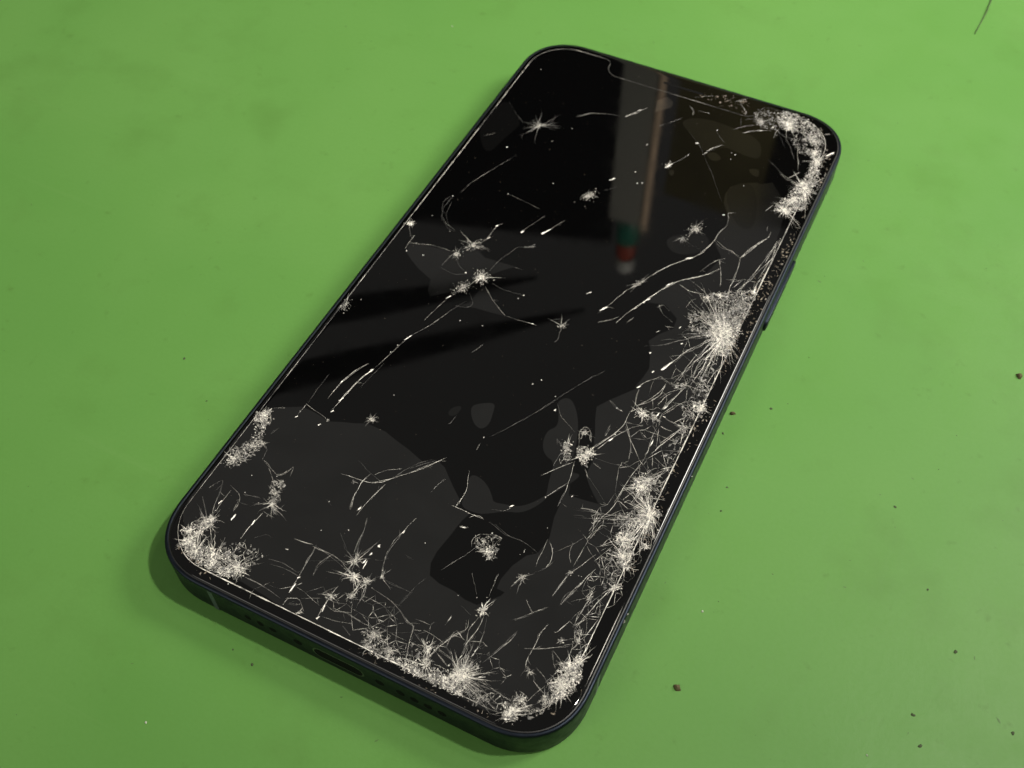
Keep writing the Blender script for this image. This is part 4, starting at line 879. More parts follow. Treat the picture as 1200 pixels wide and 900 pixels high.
FLECKS = [
(0.323,(-17.67,-5.94),(-17.3,-5.32)),
(0.291,(-23.15,-34.16),(-22.93,-33.78)),
(0.309,(-19.87,-18.19),(-19.23,-16.71)),
(0.299,(-22.19,-27.87),(-21.48,-26.52)),
(0.35,(-18.03,14.14),(-17.85,14.57)),
(0.345,(-18.08,10.38),(-17.71,11.1)),
(0.348,(-13.05,14.76),(-12.6,15.52)),
(0.347,(-9.4,16.23),(-8.9,17.02)),
(0.314,(-1.35,-4.81),(-0.94,-4.72)),
(0.332,(-17.76,0.92),(-17.49,0.86)),
(0.386,(-9.27,16.16),(-8.27,18.14)),
(0.411,(-3.54,35.7),(-2.64,36.74)),
(0.386,(-12.97,14.8),(-12.72,15.26)),
(0.361,(4.57,5.99),(5.28,6.96)),
(0.354,(8.45,3.33),(9.32,4.97)),
(0.273,(-33.61,6.97),(-33.83,8.24)),
(0.251,(-17.91,-6.36),(-17.51,-5.36)),
(0.322,(14.62,8.55),(15.52,10.18)),
(0.328,(16.97,14.42),(17.86,15.68)),
(0.32,(13.71,6.51),(14.23,7.13)),
(0.319,(8.52,3.51),(8.88,4.49)),
(0.312,(19.48,3.22),(19.98,3.88)),
(0.3,(23.39,-4.23),(24.61,-1.67)),
(0.294,(21.1,-9.54),(21.6,-8.96)),
(0.338,(17.68,22.32),(18.95,23.17)),
(0.308,(24.41,2.71),(24.68,3.0)),
(0.305,(20.22,-1.72),(20.38,-1.39)),
(0.313,(22.81,5.89),(22.96,6.48)),
(0.36,(21.06,-9.7),(21.58,-9.03)),
(0.366,(23.4,-4.32),(24.06,-3.37)),
(0.366,(22.18,-5.44),(22.41,-5.02)),
(0.286,(26.31,-13.78),(26.56,-12.87)),
(0.288,(26.85,-11.84),(27.3,-10.82)),
(0.286,(27.34,-13.27),(27.82,-13.32)),
(0.403,(21.08,-21.94),(21.54,-21.05)),
(0.339,(27.67,-19.82),(27.6,-18.34)),
(0.234,(21.49,-20.22),(21.69,-20.31)),
(0.319,(11.94,-40.52),(12.49,-39.84)),
(0.351,(10.38,-20.35),(10.54,-19.9)),
(0.348,(-9.3,-51.52),(-9.19,-50.98)),
(0.331,(-3.84,-59.37),(-3.65,-58.52)),
(0.334,(-3.59,-57.73),(-3.44,-57.08)),
(0.337,(-3.23,-55.63),(-2.83,-55.82)),
(0.255,(-0.86,-52.12),(-0.8,-51.62)),
(0.257,(6.55,-47.07),(7.65,-46.81)),
(0.256,(-8.81,-55.34),(-8.67,-55.39)),
(0.355,(-23.38,-34.77),(-22.84,-33.85)),
(0.351,(-23.28,-37.3),(-23.02,-36.83)),
(0.347,(-23.77,-40.58),(-23.5,-40.15)),
(0.35,(-28.1,-40.87),(-27.78,-40.46)),
(0.319,(-9.22,-51.54),(-9.18,-50.76)),
(0.365,(-22.14,-27.99),(-21.88,-27.5)),
(0.366,(-21.8,-26.7),(-21.47,-26.31)),
(0.362,(-25.03,-31.21),(-24.91,-30.79)),
(0.323,(-29.78,-60.49),(-29.66,-59.73)),
(0.318,(-26.31,-62.0),(-26.26,-60.83)),
(0.316,(-22.9,-61.45),(-22.94,-60.33)),
(0.319,(-9.34,-51.77),(-9.11,-50.96)),
(0.308,(-15.75,-62.51),(-15.33,-62.39)),
(0.308,(-3.13,-55.91),(-3.06,-55.35)),
(0.3,(-11.32,-65.8),(-11.11,-65.49)),
(0.296,(-11.2,-68.48),(-11.1,-66.76)),
(0.289,(-5.23,-70.25),(-4.97,-69.72)),
(0.291,(-5.06,-68.95),(-5.29,-67.63)),
(0.302,(-3.27,-60.12),(-3.35,-58.64)),
(0.312,(-1.0,-52.06),(-0.79,-51.5)),
(0.352,(-29.86,-60.41),(-29.56,-59.68)),
(0.346,(-26.23,-62.07),(-26.2,-60.77)),
(0.328,(-11.42,-65.88),(-11.1,-65.59)),
(0.324,(-11.24,-68.3),(-11.12,-67.71)),
(0.262,(3.23,-66.24),(3.99,-66.17)),
(0.209,(12.45,-61.91),(12.55,-61.02)),
(0.228,(16.71,-66.17),(16.86,-65.66)),
(0.229,(18.17,-65.08),(18.22,-64.77)),
(0.229,(18.18,-64.42),(18.3,-63.99)),
(0.224,(20.4,-67.64),(21.36,-67.09)),
(0.468,(33.28,61.89),(34.39,63.68)),
(0.482,(18.56,63.29),(19.06,63.63)),
(0.484,(20.53,65.26),(20.82,65.8)),
(0.403,(-6.68,58.01),(-5.93,58.57)),
(0.387,(7.99,53.72),(8.62,54.03)),
(0.37,(-3.59,35.77),(-2.71,36.76)),
(0.376,(5.16,44.0),(5.99,45.82)),
(0.356,(20.06,36.46),(20.43,36.65)),
(0.262,(4.64,-16.96),(4.77,-16.83)),
(0.263,(5.65,-15.51),(5.78,-15.38)),
(0.249,(2.17,-30.51),(2.29,-30.39)),
(0.259,(9.3,-17.63),(9.43,-17.5)),
(0.235,(20.03,-34.27),(20.15,-34.15)),
(0.235,(16.26,-36.34),(16.38,-36.22)),
(0.197,(4.68,-16.88),(4.78,-16.78)),
(0.198,(5.66,-15.47),(5.76,-15.37)),
(0.195,(-15.52,-29.58),(-15.42,-29.48)),
(0.215,(-6.17,-0.55),(-6.06,-0.44)),
(0.216,(-5.58,0.6),(-5.47,0.71)),
(0.21,(-13.21,-9.9),(-13.1,-9.79)),
(0.209,(-9.05,-9.21),(-8.95,-9.11)),
(0.205,(-20.47,-19.81),(-20.37,-19.71)),
(0.204,(-20.78,-21.68),(-20.68,-21.58)),
(0.215,(-31.75,-13.52),(-31.64,-13.41)),
(0.226,(-26.91,1.24),(-26.8,1.35)),
(0.227,(-30.38,0.84),(-30.27,0.95)),
(0.208,(19.68,-15.19),(19.78,-15.09)),
(0.208,(20.5,-15.38),(20.6,-15.28)),
(0.207,(10.54,-20.31),(10.64,-20.21)),
(0.176,(19.98,-34.38),(20.07,-34.29)),
(0.167,(17.5,-46.72),(17.58,-46.64)),
(0.168,(17.41,-46.19),(17.49,-46.11)),
(0.169,(3.07,-52.05),(3.15,-51.97)),
(0.161,(11.82,-57.63),(11.9,-57.55)),
(0.165,(-0.51,-59.04),(-0.43,-58.96)),
(0.16,(15.86,-56.0),(15.94,-55.92)),
(0.16,(14.52,-56.66),(14.6,-56.58)),
(0.253,(16.11,52.25),(16.24,52.38)),
(0.255,(16.42,53.95),(16.55,54.08)),
(0.256,(15.61,54.18),(15.74,54.31)),
(0.263,(10.57,59.43),(10.7,59.56)),
(0.258,(-0.83,48.89),(-0.7,49.02)),
(0.249,(0.1,40.21),(0.22,40.33)),
(0.246,(2.54,37.87),(2.66,37.99)),
(0.246,(1.68,37.28),(1.8,37.4)),
(0.246,(21.0,46.01),(21.12,46.13)),
(0.255,(7.84,49.7),(7.97,49.83)),
(0.178,(-27.25,-56.9),(-27.16,-56.81)),
(0.181,(-28.11,-53.74),(-28.02,-53.65)),
(0.176,(-24.22,-57.51),(-24.13,-57.42)),
(0.171,(-12.6,-57.34),(-12.51,-57.25)),
(0.171,(-8.81,-55.38),(-8.72,-55.29)),
(0.176,(-14.26,-52.35),(-14.17,-52.26)),
(0.18,(-24.35,-52.12),(-24.26,-52.03)),
(0.167,(17.46,-46.49),(17.54,-46.41)),
(0.167,(17.13,-47.32),(17.21,-47.24)),
(0.171,(18.93,-41.26),(19.02,-41.17)),
(0.164,(26.75,-46.6),(26.83,-46.52)),
(0.163,(27.16,-46.55),(27.24,-46.47)),
(0.236,(-30.99,61.33),(-30.87,61.45)),
(0.214,(-26.28,35.45),(-26.17,35.56)),
(0.219,(-16.75,46.57),(-16.64,46.68)),
(0.215,(-0.82,49.02),(-0.71,49.13)),
(0.215,(-18.78,41.11),(-18.67,41.22)),
(0.236,(-30.58,11.19),(-30.46,11.31)),
(0.242,(-29.55,17.75),(-29.43,17.87)),
(0.232,(-25.47,8.99),(-25.35,9.11)),
(0.226,(-27.07,1.2),(-26.96,1.31)),
(0.229,(-29.69,3.41),(-29.58,3.52)),
(0.242,(-20.0,23.15),(-19.88,23.27)),
(0.256,(-26.4,35.35),(-26.27,35.48)),
(0.257,(-0.9,48.74),(-0.77,48.87)),
(0.249,(0.14,40.11),(0.26,40.23)),
(0.246,(1.82,37.25),(1.94,37.37)),
(0.246,(2.58,37.78),(2.7,37.9)),
(0.245,(-13.24,29.81),(-13.12,29.93)),
(0.215,(-6.17,-0.55),(-6.06,-0.44)),
(0.216,(-5.55,0.55),(-5.44,0.66))]
GLITTER = [
([(31.48,32.43),(32.38,11.73),(33.68,-8.56),(33.94,-28.85),(32.57,-47.66),(33.49,-59.16),(27.3,-59.32),(24.86,-38.5),(23.38,-17.56),(23.11,2.76),(26.44,20.24)],150),
([(-18.82,-68.34),(1.4,-69.18),(18.86,-69.95),(28.4,-67.32),(30.62,-60.58),(16.54,-60.19),(-1.74,-61.49),(-15.4,-61.76)],70),
([(-33.89,-64.14),(-33.38,-56.83),(-25.31,-49.19),(-17.06,-59.24),(-15.67,-68.38),(-24.34,-69.46)],35),
([(15.79,65.94),(29.44,69.67),(33.24,57.05),(31.55,40.07),(25.6,42.36),(25.5,58.9)],70),
([(-30.64,9.3),(6.09,32.71),(22.8,25.67),(9.32,0.33),(-11.75,-5.6)],25)]
SPECKS_DATA = [
((-83.8, 64.4), 0.18, 'd', 'tiny dark speck near the top edge of the mat, left of the phone'),
((-57.5, -35.0), 0.35, 'd', 'dark dirt speck on the mat left of the phone, opposite its middle'),
((-12.7, -78.5), 0.35, 'd', 'dark angular dirt speck on the mat just outside the shadow of the charging port edge'),
((-16.7, -77.8), 0.18, 'd', ''),
((2.1, -76.8), 0.18, 'd', ''),
((10.1, -80.1), 0.35, 's', ''),
((46.3, -53.3), 0.79, 'b', 'brown crumb alone on the mat to the right of the lower right phone corner'),
((36.9, -2.1), 0.62, 'b', 'brown crumb almost touching the right side of the phone below the side button'),
((36.9, -6.8), 0.26, 'd', 'small dark speck just below the brown crumb beside the right side of the phone'),
((41.2, -16.9), 0.26, 'd', ''),
((41.9, -21.7), 0.26, 'd', ''),
((42.8, 2.0), 0.35, 'd', 'small dark speck right of the brown crumb beside the phone'),
((80.8, 28.9), 0.88, 'b', 'larger brown crumb cut off by the right edge of the picture'),
((47.8, 44.3), 0.35, 's', ''),
((40.9, 73.5), 0.35, 's', ''),
((68.9, -1.3), 0.35, 's', ''),
((67.6, -8.1), 0.31, 'd', 'dark speck on the mat in the right part of the picture, above the dim patch'),
((68.6, -11.9), 0.22, 's', ''),
((76.1, -20.7), 0.26, 'd', ''),
((82.4, -29.2), 0.44, 'd', 'dark smeared dirt speck with a tail towards the right, lower right of the mat'),
((85.2, -28.9), 0.35, 's', ''),
((79.0, -41.8), 0.44, 'd', 'dark round speck on the mat between the lower right streaks'),
((90.4, -37.0), 0.53, 's', 'dark elongated speck in the pale glossy part of the mat at the lower right corner'),
((92.7, -38.0), 0.35, 'd', ''),
((79.0, -44.8), 0.26, 's', ''),
((81.0, -45.9), 0.44, 'd', 'dark thin streak of dirt on the mat at the bottom edge right of the phone'),
((74.5, -50.6), 0.26, 'w', 'tiny pale crumb on the mat at the bottom edge right of the phone'),
((-61.0, 75.7), 0.22, 'w', 'tiny pale crumb on the mat above the top left phone corner'),
((-15.5, 91.2), 0.44, 's', ''),
((-110.0, -16.1), 0.35, 's', ''),
((-67.2, -16.6), 0.26, 's', ''),
((-47.5, -20.9), 0.18, 's', ''),
((-29.1, -86.4), 0.35, 's', ''),
((-21.6, -92.8), 0.26, 'w', ''),
((-48.1, -41.1), 0.22, 'd', ''),
((45.4, -40.0), 0.26, 'w', ''),
((38.4, -38.0), 0.26, 's', ''),
((38.8, -43.9), 0.26, 's', ''),
((64.2, -26.1), 0.35, 's', ''),
((64.8, -6.9), 0.26, 's', ''),
((63.7, -21.1), 0.26, 's', ''),
((84.2, -2.8), 0.26, 's', ''),
((41.6, 35.2), 0.53, 's', ''),
((47.6, 35.2), 0.26, 's', ''),
((-23.8, -72.9), 0.26, 's', ''),
((-12.4, -65.6), 0.26, 's', ''),
((-63.1, 69.0), 0.26, 's', ''),
((-40.8, 71.5), 0.18, 's', ''),
((40.2, -23.1), 0.18, 's', '')]
HAIRPTS = [(52.1,145.9),(52.3,142.1),(52.3,137.8),(52.0,133.5),(51.6,128.0)]
# ------------------------------------------------------------------ the phone
phone = bpy.data.objects.new('smartphone', None); C.objects.link(phone)
phone.location = (0,0,-7.4*MM)
tag(phone, 'black smartphone lying face up on the green mat, its screen shattered all over', 'phone')
phone_inv = (0,0,7.4)
def part(o, parent=phone):
    return o
class _P: pass
# every part is modelled with the glass face at z = 0 and lifted to the phone's base
def pobj(name, v, f, m, parent=phone, smooth=False, kind=None):
    dz = 7.4 if parent is phone else 0.0
    return obj(name, [(a,b,c+dz) for a,b,c in v], f, m, parent, smooth, kind)
def pbuild(mb, name, m, parent=phone, smooth=False, kind=None): return pobj(name, mb.v, mb.f, m, parent, smooth, kind)
v, f = loft([ring(1.05,-0.75), ring(0.62,-0.26), ring(0.42,-0.23), ring(0.24,-0.27), ring(0.10,-0.38), ring(0.02,-0.62), ring(0,-0.9), ring(0,-6.5), ring(0.03,-6.75), ring(0.14,-7.0), ring(0.36,-7.2), ring(0.8,-7.3)])
frame = pobj('frame', v, f, M_frame, smooth=True)
v, f = loft([ring(0.8,-7.28), ring(1.2,-7.395)], True)
pobj('back_panel', v, f, M_gasket)
v, f = loft([ring(0.98,-0.7), ring(0.64,-0.24), ring(0.80,-0.20)])
pobj('gasket', v, f, M_gasket)
v, f = loft([ring(0.80,-0.40), ring(0.82,-0.16), ring(0.95,-0.07), ring(1.2,-0.018), ring(1.6,0.0), ring(2.2,0.0)], True)
glass = pobj('front_glass', v, f, M_glass, smooth=True)
G = glass
def on_glass(q):
    x, y = abs(q[0]), abs(q[1]); r_ = 10.0; cx, cy = HX-1.0-r_, HY-1.0-r_
    return x < HX-1.0 and y < HY-1.0 and not (x > cx and y > cy and math.hypot(x-cx, y-cy) > r_)
def gobj(mb, name, m, kind=None, parent=None):
    ok = [on_glass(q) for q in mb.v]; keep = [i for i, f_ in enumerate(mb.f) if all(ok[j] for j in f_)]      # nothing reaches past the rim of the glass
    use = sorted({j for i in keep for j in mb.f[i]}); new = {j: n_ for n_, j in enumerate(use)}
    mm_ = [mb.m[i] for i in keep] if len(mb.m) == len(mb.f) else [0]*len(keep)
    o = obj(name, [(mb.v[j][0],mb.v[j][1],mb.v[j][2]+7.4) for j in use], [tuple(new[j] for j in mb.f[i]) for i in keep], m, glass, kind=kind); mb.m = mm_
    if isinstance(m, list): o.data.polygons.foreach_set('material_index', mb.m)
    return o
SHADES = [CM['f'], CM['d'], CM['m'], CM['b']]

# the thin line where the display ends inside the black border, with its notch
NL, NR, ND = -18.0, 16.7, 66.4
x0, x1, y0, y1, r = -34.15, 32.55, -71.0, 71.2, 8.6
def arc(cx, cy, rr, a0, a1, n=10): return [(cx+rr*math.cos(math.radians(a0+(a1-a0)*i/n)), cy+rr*math.sin(math.radians(a0+(a1-a0)*i/n))) for i in range(n+1)]
outline = arc(x1-r,y0+r,r,-90,0)+arc(x1-r,y1-r,r,0,90)+arc(NR+1.6,y1-1.6,1.6,90,180,6)+arc(NR-3.0,ND+3.0,3.0,0,-90,8) \
    +arc(NL+3.0,ND+3.0,3.0,-90,-180,8)+arc(NL-1.6,y1-1.6,1.6,0,90,6)+arc(x0+r,y1-r,r,90,180)+arc(x0+r,y0+r,r,180,270)
outline.append(outline[0])
de = MB(); ol = subdiv(outline,0.9,0.006)
def strong(p): return p[0] > 26 or p[1] < -66
i = 0
while i < len(ol)-1:
    j = i+1
    while j < len(ol)-1 and strong(ol[j]) == strong(ol[i+1]): j += 1
    st_ = strong(ol[i+1]); u = 0; de.c = []
    for _ in range(j-i): u = u*.9+rnd.gauss(0,.35); de.c.append(max(0,min(3, round((1.7 if st_ else 1.5)+u))))
    de.strip(ol[i:j+1], 0.15 if st_ else 0.085, 0.014, 0.02, wob=0.5); i = j
gobj(de, 'display_edge', SHADES)

# lifted glass: where the glass has let go of the display an air gap mirrors the room more strongly
def inside(p, poly):
    x, y = p; c = False; j = len(poly)-1
    for i in range(len(poly)):
        xi, yi = poly[i]; xj, yj = poly[j]
        if (yi > y) != (yj > y) and x < (xj-xi)*(y-yi)/(yj-yi)+xi: c = not c
        j = i
    return c
for n_, (tone, sm, pts) in enumerate(PATCHES):
    p = chaikin(pts, 2 if sm else 0)
    if not sm:
        p = subdiv(p+[p[0]], 2.0, 0.10)[:-1]
    zz = 0.006+0.0008*n_
    tri = tessellate_polygon([[Vector((a,b,0)) for a,b in p]])
    mb = MB(); mb.v = [(a,b,zz) for a,b in p]; mb.f = []
    for t in tri:
        a,b,c = [Vector((*p[i],0)) for i in t]
        mb.f.append(tuple(t) if (b-a).cross(c-a).z > 0 else tuple(t)[::-1])
    gobj(mb, 'lifted_glass_area', M_lift[tone])

# cracks
def length(p): return sum(math.hypot(b[0]-a[0],b[1]-a[1]) for a,b in zip(p,p[1:]))
CRACKS.sort(key=lambda c: -length(c[2]))
rest = {}
for i, (w, b, pts) in enumerate(CRACKS):
    p = subdiv(pts, 1.0, 0.05); p = chaikin(p, 1, False) if len(p) > 2 else p
    p = subdiv(p, 0.35, 0.012)
    tgt = MB() if i < 280 else rest.setdefault(b, MB())
    # a hairline all along, swelling here and there where the glass has splintered beside it
    n = len(p); k0 = 0
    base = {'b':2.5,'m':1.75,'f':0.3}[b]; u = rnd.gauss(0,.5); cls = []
    for q0, q1 in zip(p, p[1:]):      # glints painted into the shade: paler along one diagonal, darker across it
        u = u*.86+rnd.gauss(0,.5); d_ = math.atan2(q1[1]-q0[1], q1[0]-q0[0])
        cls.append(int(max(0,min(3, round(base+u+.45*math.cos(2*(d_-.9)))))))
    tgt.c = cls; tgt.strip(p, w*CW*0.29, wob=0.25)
    tot = w*CW
    for k_, q in enumerate(p[:-1]):
        if cls[k_] == 3:
            tgt.c = 3
            for _ in range(rnd.choice((0,1,2))): tgt.chip(q[0]+rnd.gauss(0,.035), q[1]+rnd.gauss(0,.035), rnd.choice((.02,.03,.05,.07)), z=.012)
        elif rnd.random() < .05 and b != 'f':      # a side crack breaks away at an angle
            dx, dy = p[k_+1][0]-q[0], p[k_+1][1]-q[1]; t = math.atan2(dy,dx)+rnd.choice((-1,1))*rnd.uniform(.4,1.2); l = rnd.uniform(.3,1.6); pts_ = [q]
            for m_ in range(3): t += rnd.gauss(0,.18); pts_.append((pts_[-1][0]+math.cos(t)*l/3, pts_[-1][1]+math.sin(t)*l/3))
            tgt.c = rnd.choice((0,1,1,2)); tgt.strip(pts_, tot*.26, taper=(1,.4))
    n = len(p); k0 = 0
    while k0 < n-3:                                # doubled hairlines
        k1 = min(n, k0+rnd.randint(4,12)); seg = p[k0:k1]
        if rnd.random() < .3:
            dx, dy = rnd.gauss(0,.12), rnd.gauss(0,.12); tgt.c = rnd.choice((0,1,2)) if b != 'f' else 0
            tgt.strip([(q[0]+dx*math.sin(3.14*m_/(len(seg)-1)),q[1]+dy*math.sin(3.14*m_/(len(seg)-1))) for m_, q in enumerate(seg)], tot*.22, z=.013, wob=.3)
        k0 = k1
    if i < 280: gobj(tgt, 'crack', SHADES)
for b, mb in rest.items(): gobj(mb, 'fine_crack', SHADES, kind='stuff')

# impact stars
def star(mb, b, c, core, ray, n, a0, span, ex, ed):
    ed = math.radians(ed); ce, se = math.cos(ed), math.sin(ed)
    def st(x, y):      # stretch along the star's long direction
        u, v_ = x*ce+y*se, -x*se+y*ce; u *= ex
        return (c[0]+u*ce-v_*se, c[1]+u*se+v_*ce)
    top = {'b':3,'m':2,'f':1}[b]; n = max(7, int(n*.55)); rays = []
    f1, f2, f3 = (rnd.uniform(0,6.28) for _ in range(3))
    for i in range(n):
        a = math.radians(a0+span*(i+rnd.uniform(-1.1,1.1))/n)
        lean = max(.22, min(1.35, .62+.42*math.sin(2*a+f1)+.34*math.sin(3*a+f2)+.2*math.sin(7*a+f3)))      # the break runs further one way than another
        L = ray*(0.34+1.15*rnd.random()**1.8)*lean; k = max(4, int(L/0.30)); s0 = core*rnd.uniform(0,.5)
        p = []; off = 0
        for j in range(k):
            rr_ = s0+(L-s0)*j/(k-1); off += rnd.gauss(0,.05); p.append(st(rr_*math.cos(a)-off*math.sin(a), rr_*math.sin(a)+off*math.cos(a)))
        mb.c = [max(0, min(top, top-int(2.2*(j/k)+rnd.random()*.9))) for j in range(k)]
        mb.strip(p, rnd.choice((.03,.035,.045,.06,.09))*SW, taper=(1.5,.45), wob=.3); rays.append((a,L,p))
        if rnd.random() < .4:      # forks
            q = p[rnd.randint(k//3, k-2)]; t = a+rnd.choice((-1,1))*rnd.uniform(.35,.9); l = L*rnd.uniform(.15,.4); mb.c = max(0,top-1)
            mb.strip([q,(q[0]+math.cos(t)*l*.5+rnd.gauss(0,.04),q[1]+math.sin(t)*l*.5+rnd.gauss(0,.04)),(q[0]+math.cos(t+.2)*l,q[1]+math.sin(t+.2)*l)], .035, taper=(1,.4))
    for r0, r1 in zip(rays, rays[1:]):      # chords that tie neighbouring rays into a web
        for _ in range(rnd.choice((0,1,1,2,3))):
            f0 = rnd.uniform(.15,.85); f1 = min(.95,max(.1,f0+rnd.gauss(0,.12)))
            q0 = r0[2][int(f0*(len(r0[2])-1))]; q1 = r1[2][int(f1*(len(r1[2])-1))]
            if math.hypot(q0[0]-q1[0], q0[1]-q1[1]) < ray*.7:
                mb.c = rnd.choice((0,1,max(1,top-1))); mb.strip([q0, ((q0[0]+q1[0])/2+rnd.gauss(0,.04),(q0[1]+q1[1])/2+rnd.gauss(0,.04)), q1], rnd.choice((.025,.035,.05)), wob=.3)
    for i in range(int(8+core*core*150)):      # pulverised heart of the star: flat angular crumbs
        q = core*abs(rnd.gauss(0,.5)); t = rnd.uniform(0,6.283); x, y = st(q*math.cos(t), q*math.sin(t))
        mb.c = max(0, top-rnd.choice((0,0,0,1,1,2))); mb.chip(x, y, rnd.choice((.03,.045,.06,.09,.13)), z=.012+.02*rnd.random())
for c, core, ray, n, b, a0, span, ex, ed in STARS:
    mb = MB(); star(mb, b, c, core, ray, n, a0, span, ex, ed)
    gobj(mb, 'impact_star', SHADES)

# crushed areas: a net of fine cells, filled with splinters where the glass is pulverised
zone = {}
for dens, b, ln, poly in ZONES:
    mb = zone.setdefault(b, MB())
    xs = [p[0] for p in poly]; ys = [p[1] for p in poly]
    A = abs(sum(p[0]*q[1]-q[0]*p[1] for p, q in zip(poly, poly[1:]+poly[:1])))/2
    def pick():
        for _ in range(200):
            p = (rnd.uniform(min(xs),max(xs)), rnd.uniform(min(ys),max(ys)))
            if inside(p, poly): return (p[0]+rnd.gauss(0,.22), p[1]+rnd.gauss(0,.22))
        return poly[0]
    if b == 'c':
        for _ in range(int(A*dens*6)):
            p = pick(); mb.chip(p[0], p[1], rnd.choice((.05,.07,.1,.1,.16,.24)))
            if rnd.random() < .35:
                a = rnd.uniform(0,6.28); l = rnd.uniform(.2,.8); mb.strip([p,(p[0]+math.cos(a)*l,p[1]+math.sin(a)*l)], .06, taper=(1,.4))
        continue
    step = ln*0.85/math.sqrt(max(dens,.2)); n = int(A/(step*step)*1.2)+3
    top = {'b':3,'m':2,'f':1}[b]; P_ = [pick() for _ in range(n)]
    for i, p in enumerate(P_):      # cells: neighbours joined where no third point lies between them
        nb = sorted(((q[0]-p[0])**2+(q[1]-p[1])**2, j) for j, q in enumerate(P_) if j != i)[:9]
        for d2, j in nb[:6]:
            if j < i or d2 > (3.2*step)**2: continue
            q = P_[j]; cx, cy = (p[0]+q[0])/2, (p[1]+q[1])/2
            if any((P_[k][0]-cx)**2+(P_[k][1]-cy)**2 < d2/4*.98 for _, k in nb if k != j) or rnd.random() < .12: continue
            t_ = rnd.choice((3,3,2,1)) if dens < .4 else top      # long lace cracks get paler painted glints than crushed cells
            mb.c = [rnd.choice((t_,t_,max(0,t_-1))), rnd.choice((t_,max(0,t_-1),max(0,t_-2)))]
            mb.strip([p,(cx+rnd.gauss(0,.03),cy+rnd.gauss(0,.03)),q], rnd.choice((.022,.03,.04,.06))*(1+.4*dens), wob=.3)
            if rnd.random() < .3*dens and dens > .3: mb.c = top; mb.chip(cx, cy, rnd.choice((.04,.06,.09)))
    hz = mb                          # bruised, half clouded glass between the cells
    for _ in range(int(A*min(dens,.9)*6) if dens > .3 else 0):
        p = pick(); hz.c = rnd.choice((0,0,1)); hz.chip(p[0], p[1], rnd.choice((.10,.15,.22,.32)), z=.003)
    for _ in range(int(A*max(0,dens-.3)*28)):
        p = pick(); mb.c = max(0, top-rnd.choice((0,0,0,1,2)))
        if rnd.random() < .2:
            a = rnd.uniform(0,6.28); l = rnd.uniform(.12,.6); mb.strip([p,(p[0]+math.cos(a)*l,p[1]+math.sin(a)*l)], rnd.choice((.03,.04,.06,.09)), z=.016, taper=(1,.5), wob=.5)
        else: mb.chip(p[0], p[1], rnd.choice((.03,.045,.06,.09,.13)))
for b, mb in zone.items(): gobj(mb, 'bezel_chips' if b == 'c' else 'crushed_glass', CM['c'] if b == 'c' else SHADES, kind='stuff')
# loose glitter: glints painted as single pale facets, and dust
fb = MB()
for w, a, b in FLECKS:
    fb.strip(subdiv([a,b], .3, .04), w*.75, z=.03, h=.05, taper=(.8,.6), wob=.6)
gobj(fb, 'painted_glint', M_fleck, kind='stuff')
for poly, cnt in GLITTER:
    xs = [p[0] for p in poly]; ys = [p[1] for p in poly]; k = 0
    while k < cnt:
        p = (rnd.uniform(min(xs),max(xs)), rnd.uniform(min(ys),max(ys)))
        if not inside(p, poly): continue
        k += 1
        if rnd.random() < .3: fb.chip(p[0], p[1], rnd.choice((.02,.025,.035,.06)))
        else:
            a = rnd.gauss(.95,.5); l = rnd.uniform(.2,1.1); fb.strip(subdiv([p,(p[0]+math.cos(a)*l,p[1]+math.sin(a)*l)], .3, .03), rnd.choice((.02,.028,.05)), wob=.5)
du = MB()
for _ in range(620):
    x, y = rnd.uniform(-34.5,34.5), rnd.uniform(-72,72); du.chip(x, y, rnd.choice((.02,.025,.03,.03,.045,.06)))
gobj(du, 'glass_dust', CM['c'], kind='stuff')

def on_bottom(x, z, hx, hz, m, name, depth=0.5, proud=0.02, lab=None):
    k = 12; prof = []
    for i in range(4*k):
        a = 6.28318*i/(4*k); c, s = math.cos(a), math.sin(a); rr = min(hx,hz)
        prof.append((x+math.copysign(hx-rr,c)+rr*c, z+math.copysign(hz-rr,s)+rr*s))
    v = [(a,-HY-proud,b) for a,b in prof]+[(a,-HY+depth,b) for a,b in prof]; n = len(prof)
    f = [tuple(range(n))]+[(j,j+n,(j+1)%n+n,(j+1)%n) for j in range(n)]
    return pobj(name, v, f, m, frame if False else phone)
zc = -3.75
for x in (-16.1,-13.85,-11.6): on_bottom(x, zc, 0.62, 0.62, M_hole, 'microphone_hole')
for x in (10.6,12.9,15.2,17.5): on_bottom(x, zc, 0.72, 0.72, M_hole, 'speaker_hole')
for x in (-7.1,7.1): on_bottom(x, zc, 0.75, 0.75, M_hole, 'screw')
on_bottom(0, zc, 4.45, 1.5, M_port, 'charging_port_rim', proud=0.015)
on_bottom(0, zc, 4.2, 1.27, M_hole, 'charging_port', proud=0.03)
# side key on the right edge
def key(y0, y1, name):
    mb = MB(); n = 8; hz = 1.35; v = []; prof = []
    for i in range(4*n):
        a = 6.28318*i/(4*n); c, s = math.cos(a), math.sin(a)
        prof.append(((y0+y1)/2+math.copysign((y1-y0)/2-hz,c)+hz*c, zc+hz*s))
    def r(px, sc): return [(px, (y0+y1)/2+(a-(y0+y1)/2)*sc, zc+(b-zc)*sc) for a,b in prof]
    v, f = loft([r(HX-.2,1),r(HX+.38,1),r(HX+.5,.985),r(HX+.52,.9)], True)
    return pobj(name, v, f, M_frame, smooth=True)
key(15.8, 34.2, 'side_button')
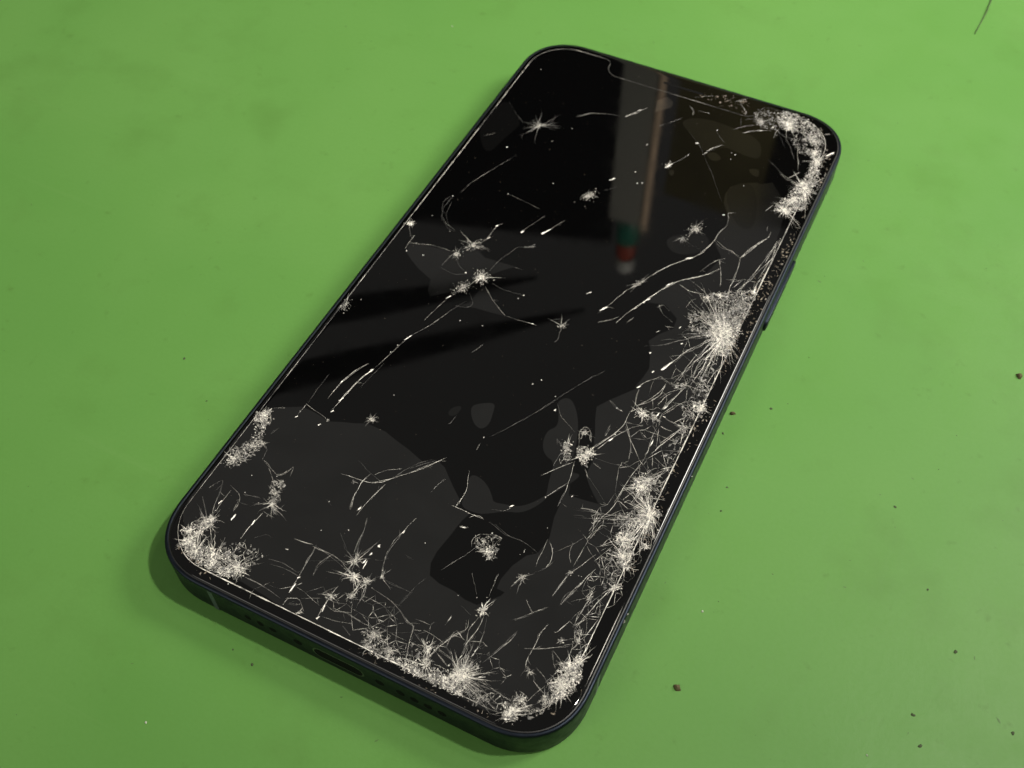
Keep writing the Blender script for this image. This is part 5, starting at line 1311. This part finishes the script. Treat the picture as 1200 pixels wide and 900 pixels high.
# antenna seams let into the steel band
def seam_side(sx, y): 
    mb = MB(); mb.box((sx*(HX-0.18), y, -3.9), (0.2, 0.45, 3.05)); pbuild(mb, 'antenna_seam', M_band)
for y in (-59.5, 59.5): seam_side(1, y); seam_side(-1, y)
for x in (-22.5,): 
    mb = MB(); mb.box((x, -HY+0.18, -3.9), (0.45, 0.2, 3.05)); pbuild(mb, 'antenna_seam', M_band)
mb = MB(); v, f = loft([[(x,y,z) for x,y in rrect(4.6,0.28,0.27,5,2)] for z in (0.004,0.010)], True)
sp = pobj('earpiece_slot', [(a-0.6,b+69.2,c) for a,b,c in v], f, M_hole)
# nicks where the frame has hit the floor
nk = MB()
for x, y, z, r in ((-35.4,-61.6,-0.75,.45),(-35.55,-60.4,-0.6,.3),(35.75,-50.2,-0.5,.4),(35.8,-22,-0.45,.22),(35.8,-49,-.45,.25),(30.2,-71.0,-3.6,.16),(33.0,-68.3,-.5,.18),(31.9,-69.6,-.5,.15)):
    n0 = len(nk.v); nk.chip(x, y, r, z)
pbuild(nk, 'frame_nick', CM['d'])


# ------------------------------------------------------------------ crumbs and grime on the mat
SM = {'d':M_dirt,'b':M_brown,'s':M_smear,'w':M_white}
SN = {'d':'dirt_speck','b':'brown_crumb','s':'grime_smear','w':'pale_crumb'}
def crumb(x, y, r, t):
    v = []; f = []; n = 9; rs = [r*rnd.uniform(.55,1.1) for _ in range(n)]; ax = rnd.uniform(0,3.14); st = rnd.uniform(.5,.9) if t != 's' else rnd.uniform(.2,.5)
    hgt = {'d':.35,'b':.7,'s':.02,'w':.4}[t]*r
    for lay, (k, z) in enumerate(((1,0.02),(.8,hgt*.6+.02),(.35,hgt+.02))):
        for i in range(n):
            a = 6.28318*i/n; u, w = math.cos(a)*rs[i]*k*rnd.uniform(.88,1.1), math.sin(a)*rs[i]*k*st
            v.append((u*math.cos(ax)-w*math.sin(ax), u*math.sin(ax)+w*math.cos(ax), z*rnd.uniform(.9,1.1)))
    for l in range(2):
        for i in range(n): f.append((l*n+i, l*n+(i+1)%n, (l+1)*n+(i+1)%n, (l+1)*n+i))
    f.append(tuple(range(2*n,3*n)))
    o = obj(SN[t], v, f, SM[t]); o.location = (x*MM, y*MM, -7.4*MM); return o
bins = {}
for (x, y), r, t, lab in SPECKS_DATA:
    o = crumb(x, y, r, t)
    if lab: tag(o, lab, 'crumb' if t in 'bw' else 'speck', 'crumbs and specks of dirt on the green mat')
    else:
        b = bins.setdefault(t, MB()); n0 = len(b.v)
        b.v += [(p.co.x/MM+x, p.co.y/MM+y, p.co.z/MM-7.4) for p in o.data.vertices]; b.f += [tuple(i+n0 for i in q.vertices) for q in o.data.polygons]
        bpy.data.objects.remove(o)
gr = MB()
for _ in range(150):      # the finest dirt, too small to count
    gr.chip(rnd.uniform(-170,110), rnd.uniform(-110,150), rnd.choice((.06,.08,.1,.14)), -7.39)
bins.setdefault('d', MB()); n0 = len(bins['d'].v); bins['d'].v += gr.v; bins['d'].f += [tuple(i+n0 for i in q) for q in gr.f]
for t, b in bins.items(): b.build({'d':'fine_dirt','s':'grime_marks','w':'pale_dust'}[t], SM[t], None, False, 'stuff')
hb = MB(); hb.tube([(x,y,-7.4+.12+(.25 if i in (1,2) else 0)) for i,(x,y) in enumerate(HAIRPTS)], 0.11, 6)
h = hb.build('hair', M_dirt, None, True); tag(h, 'short dark curved hair lying on the mat at the top right corner', 'hair')
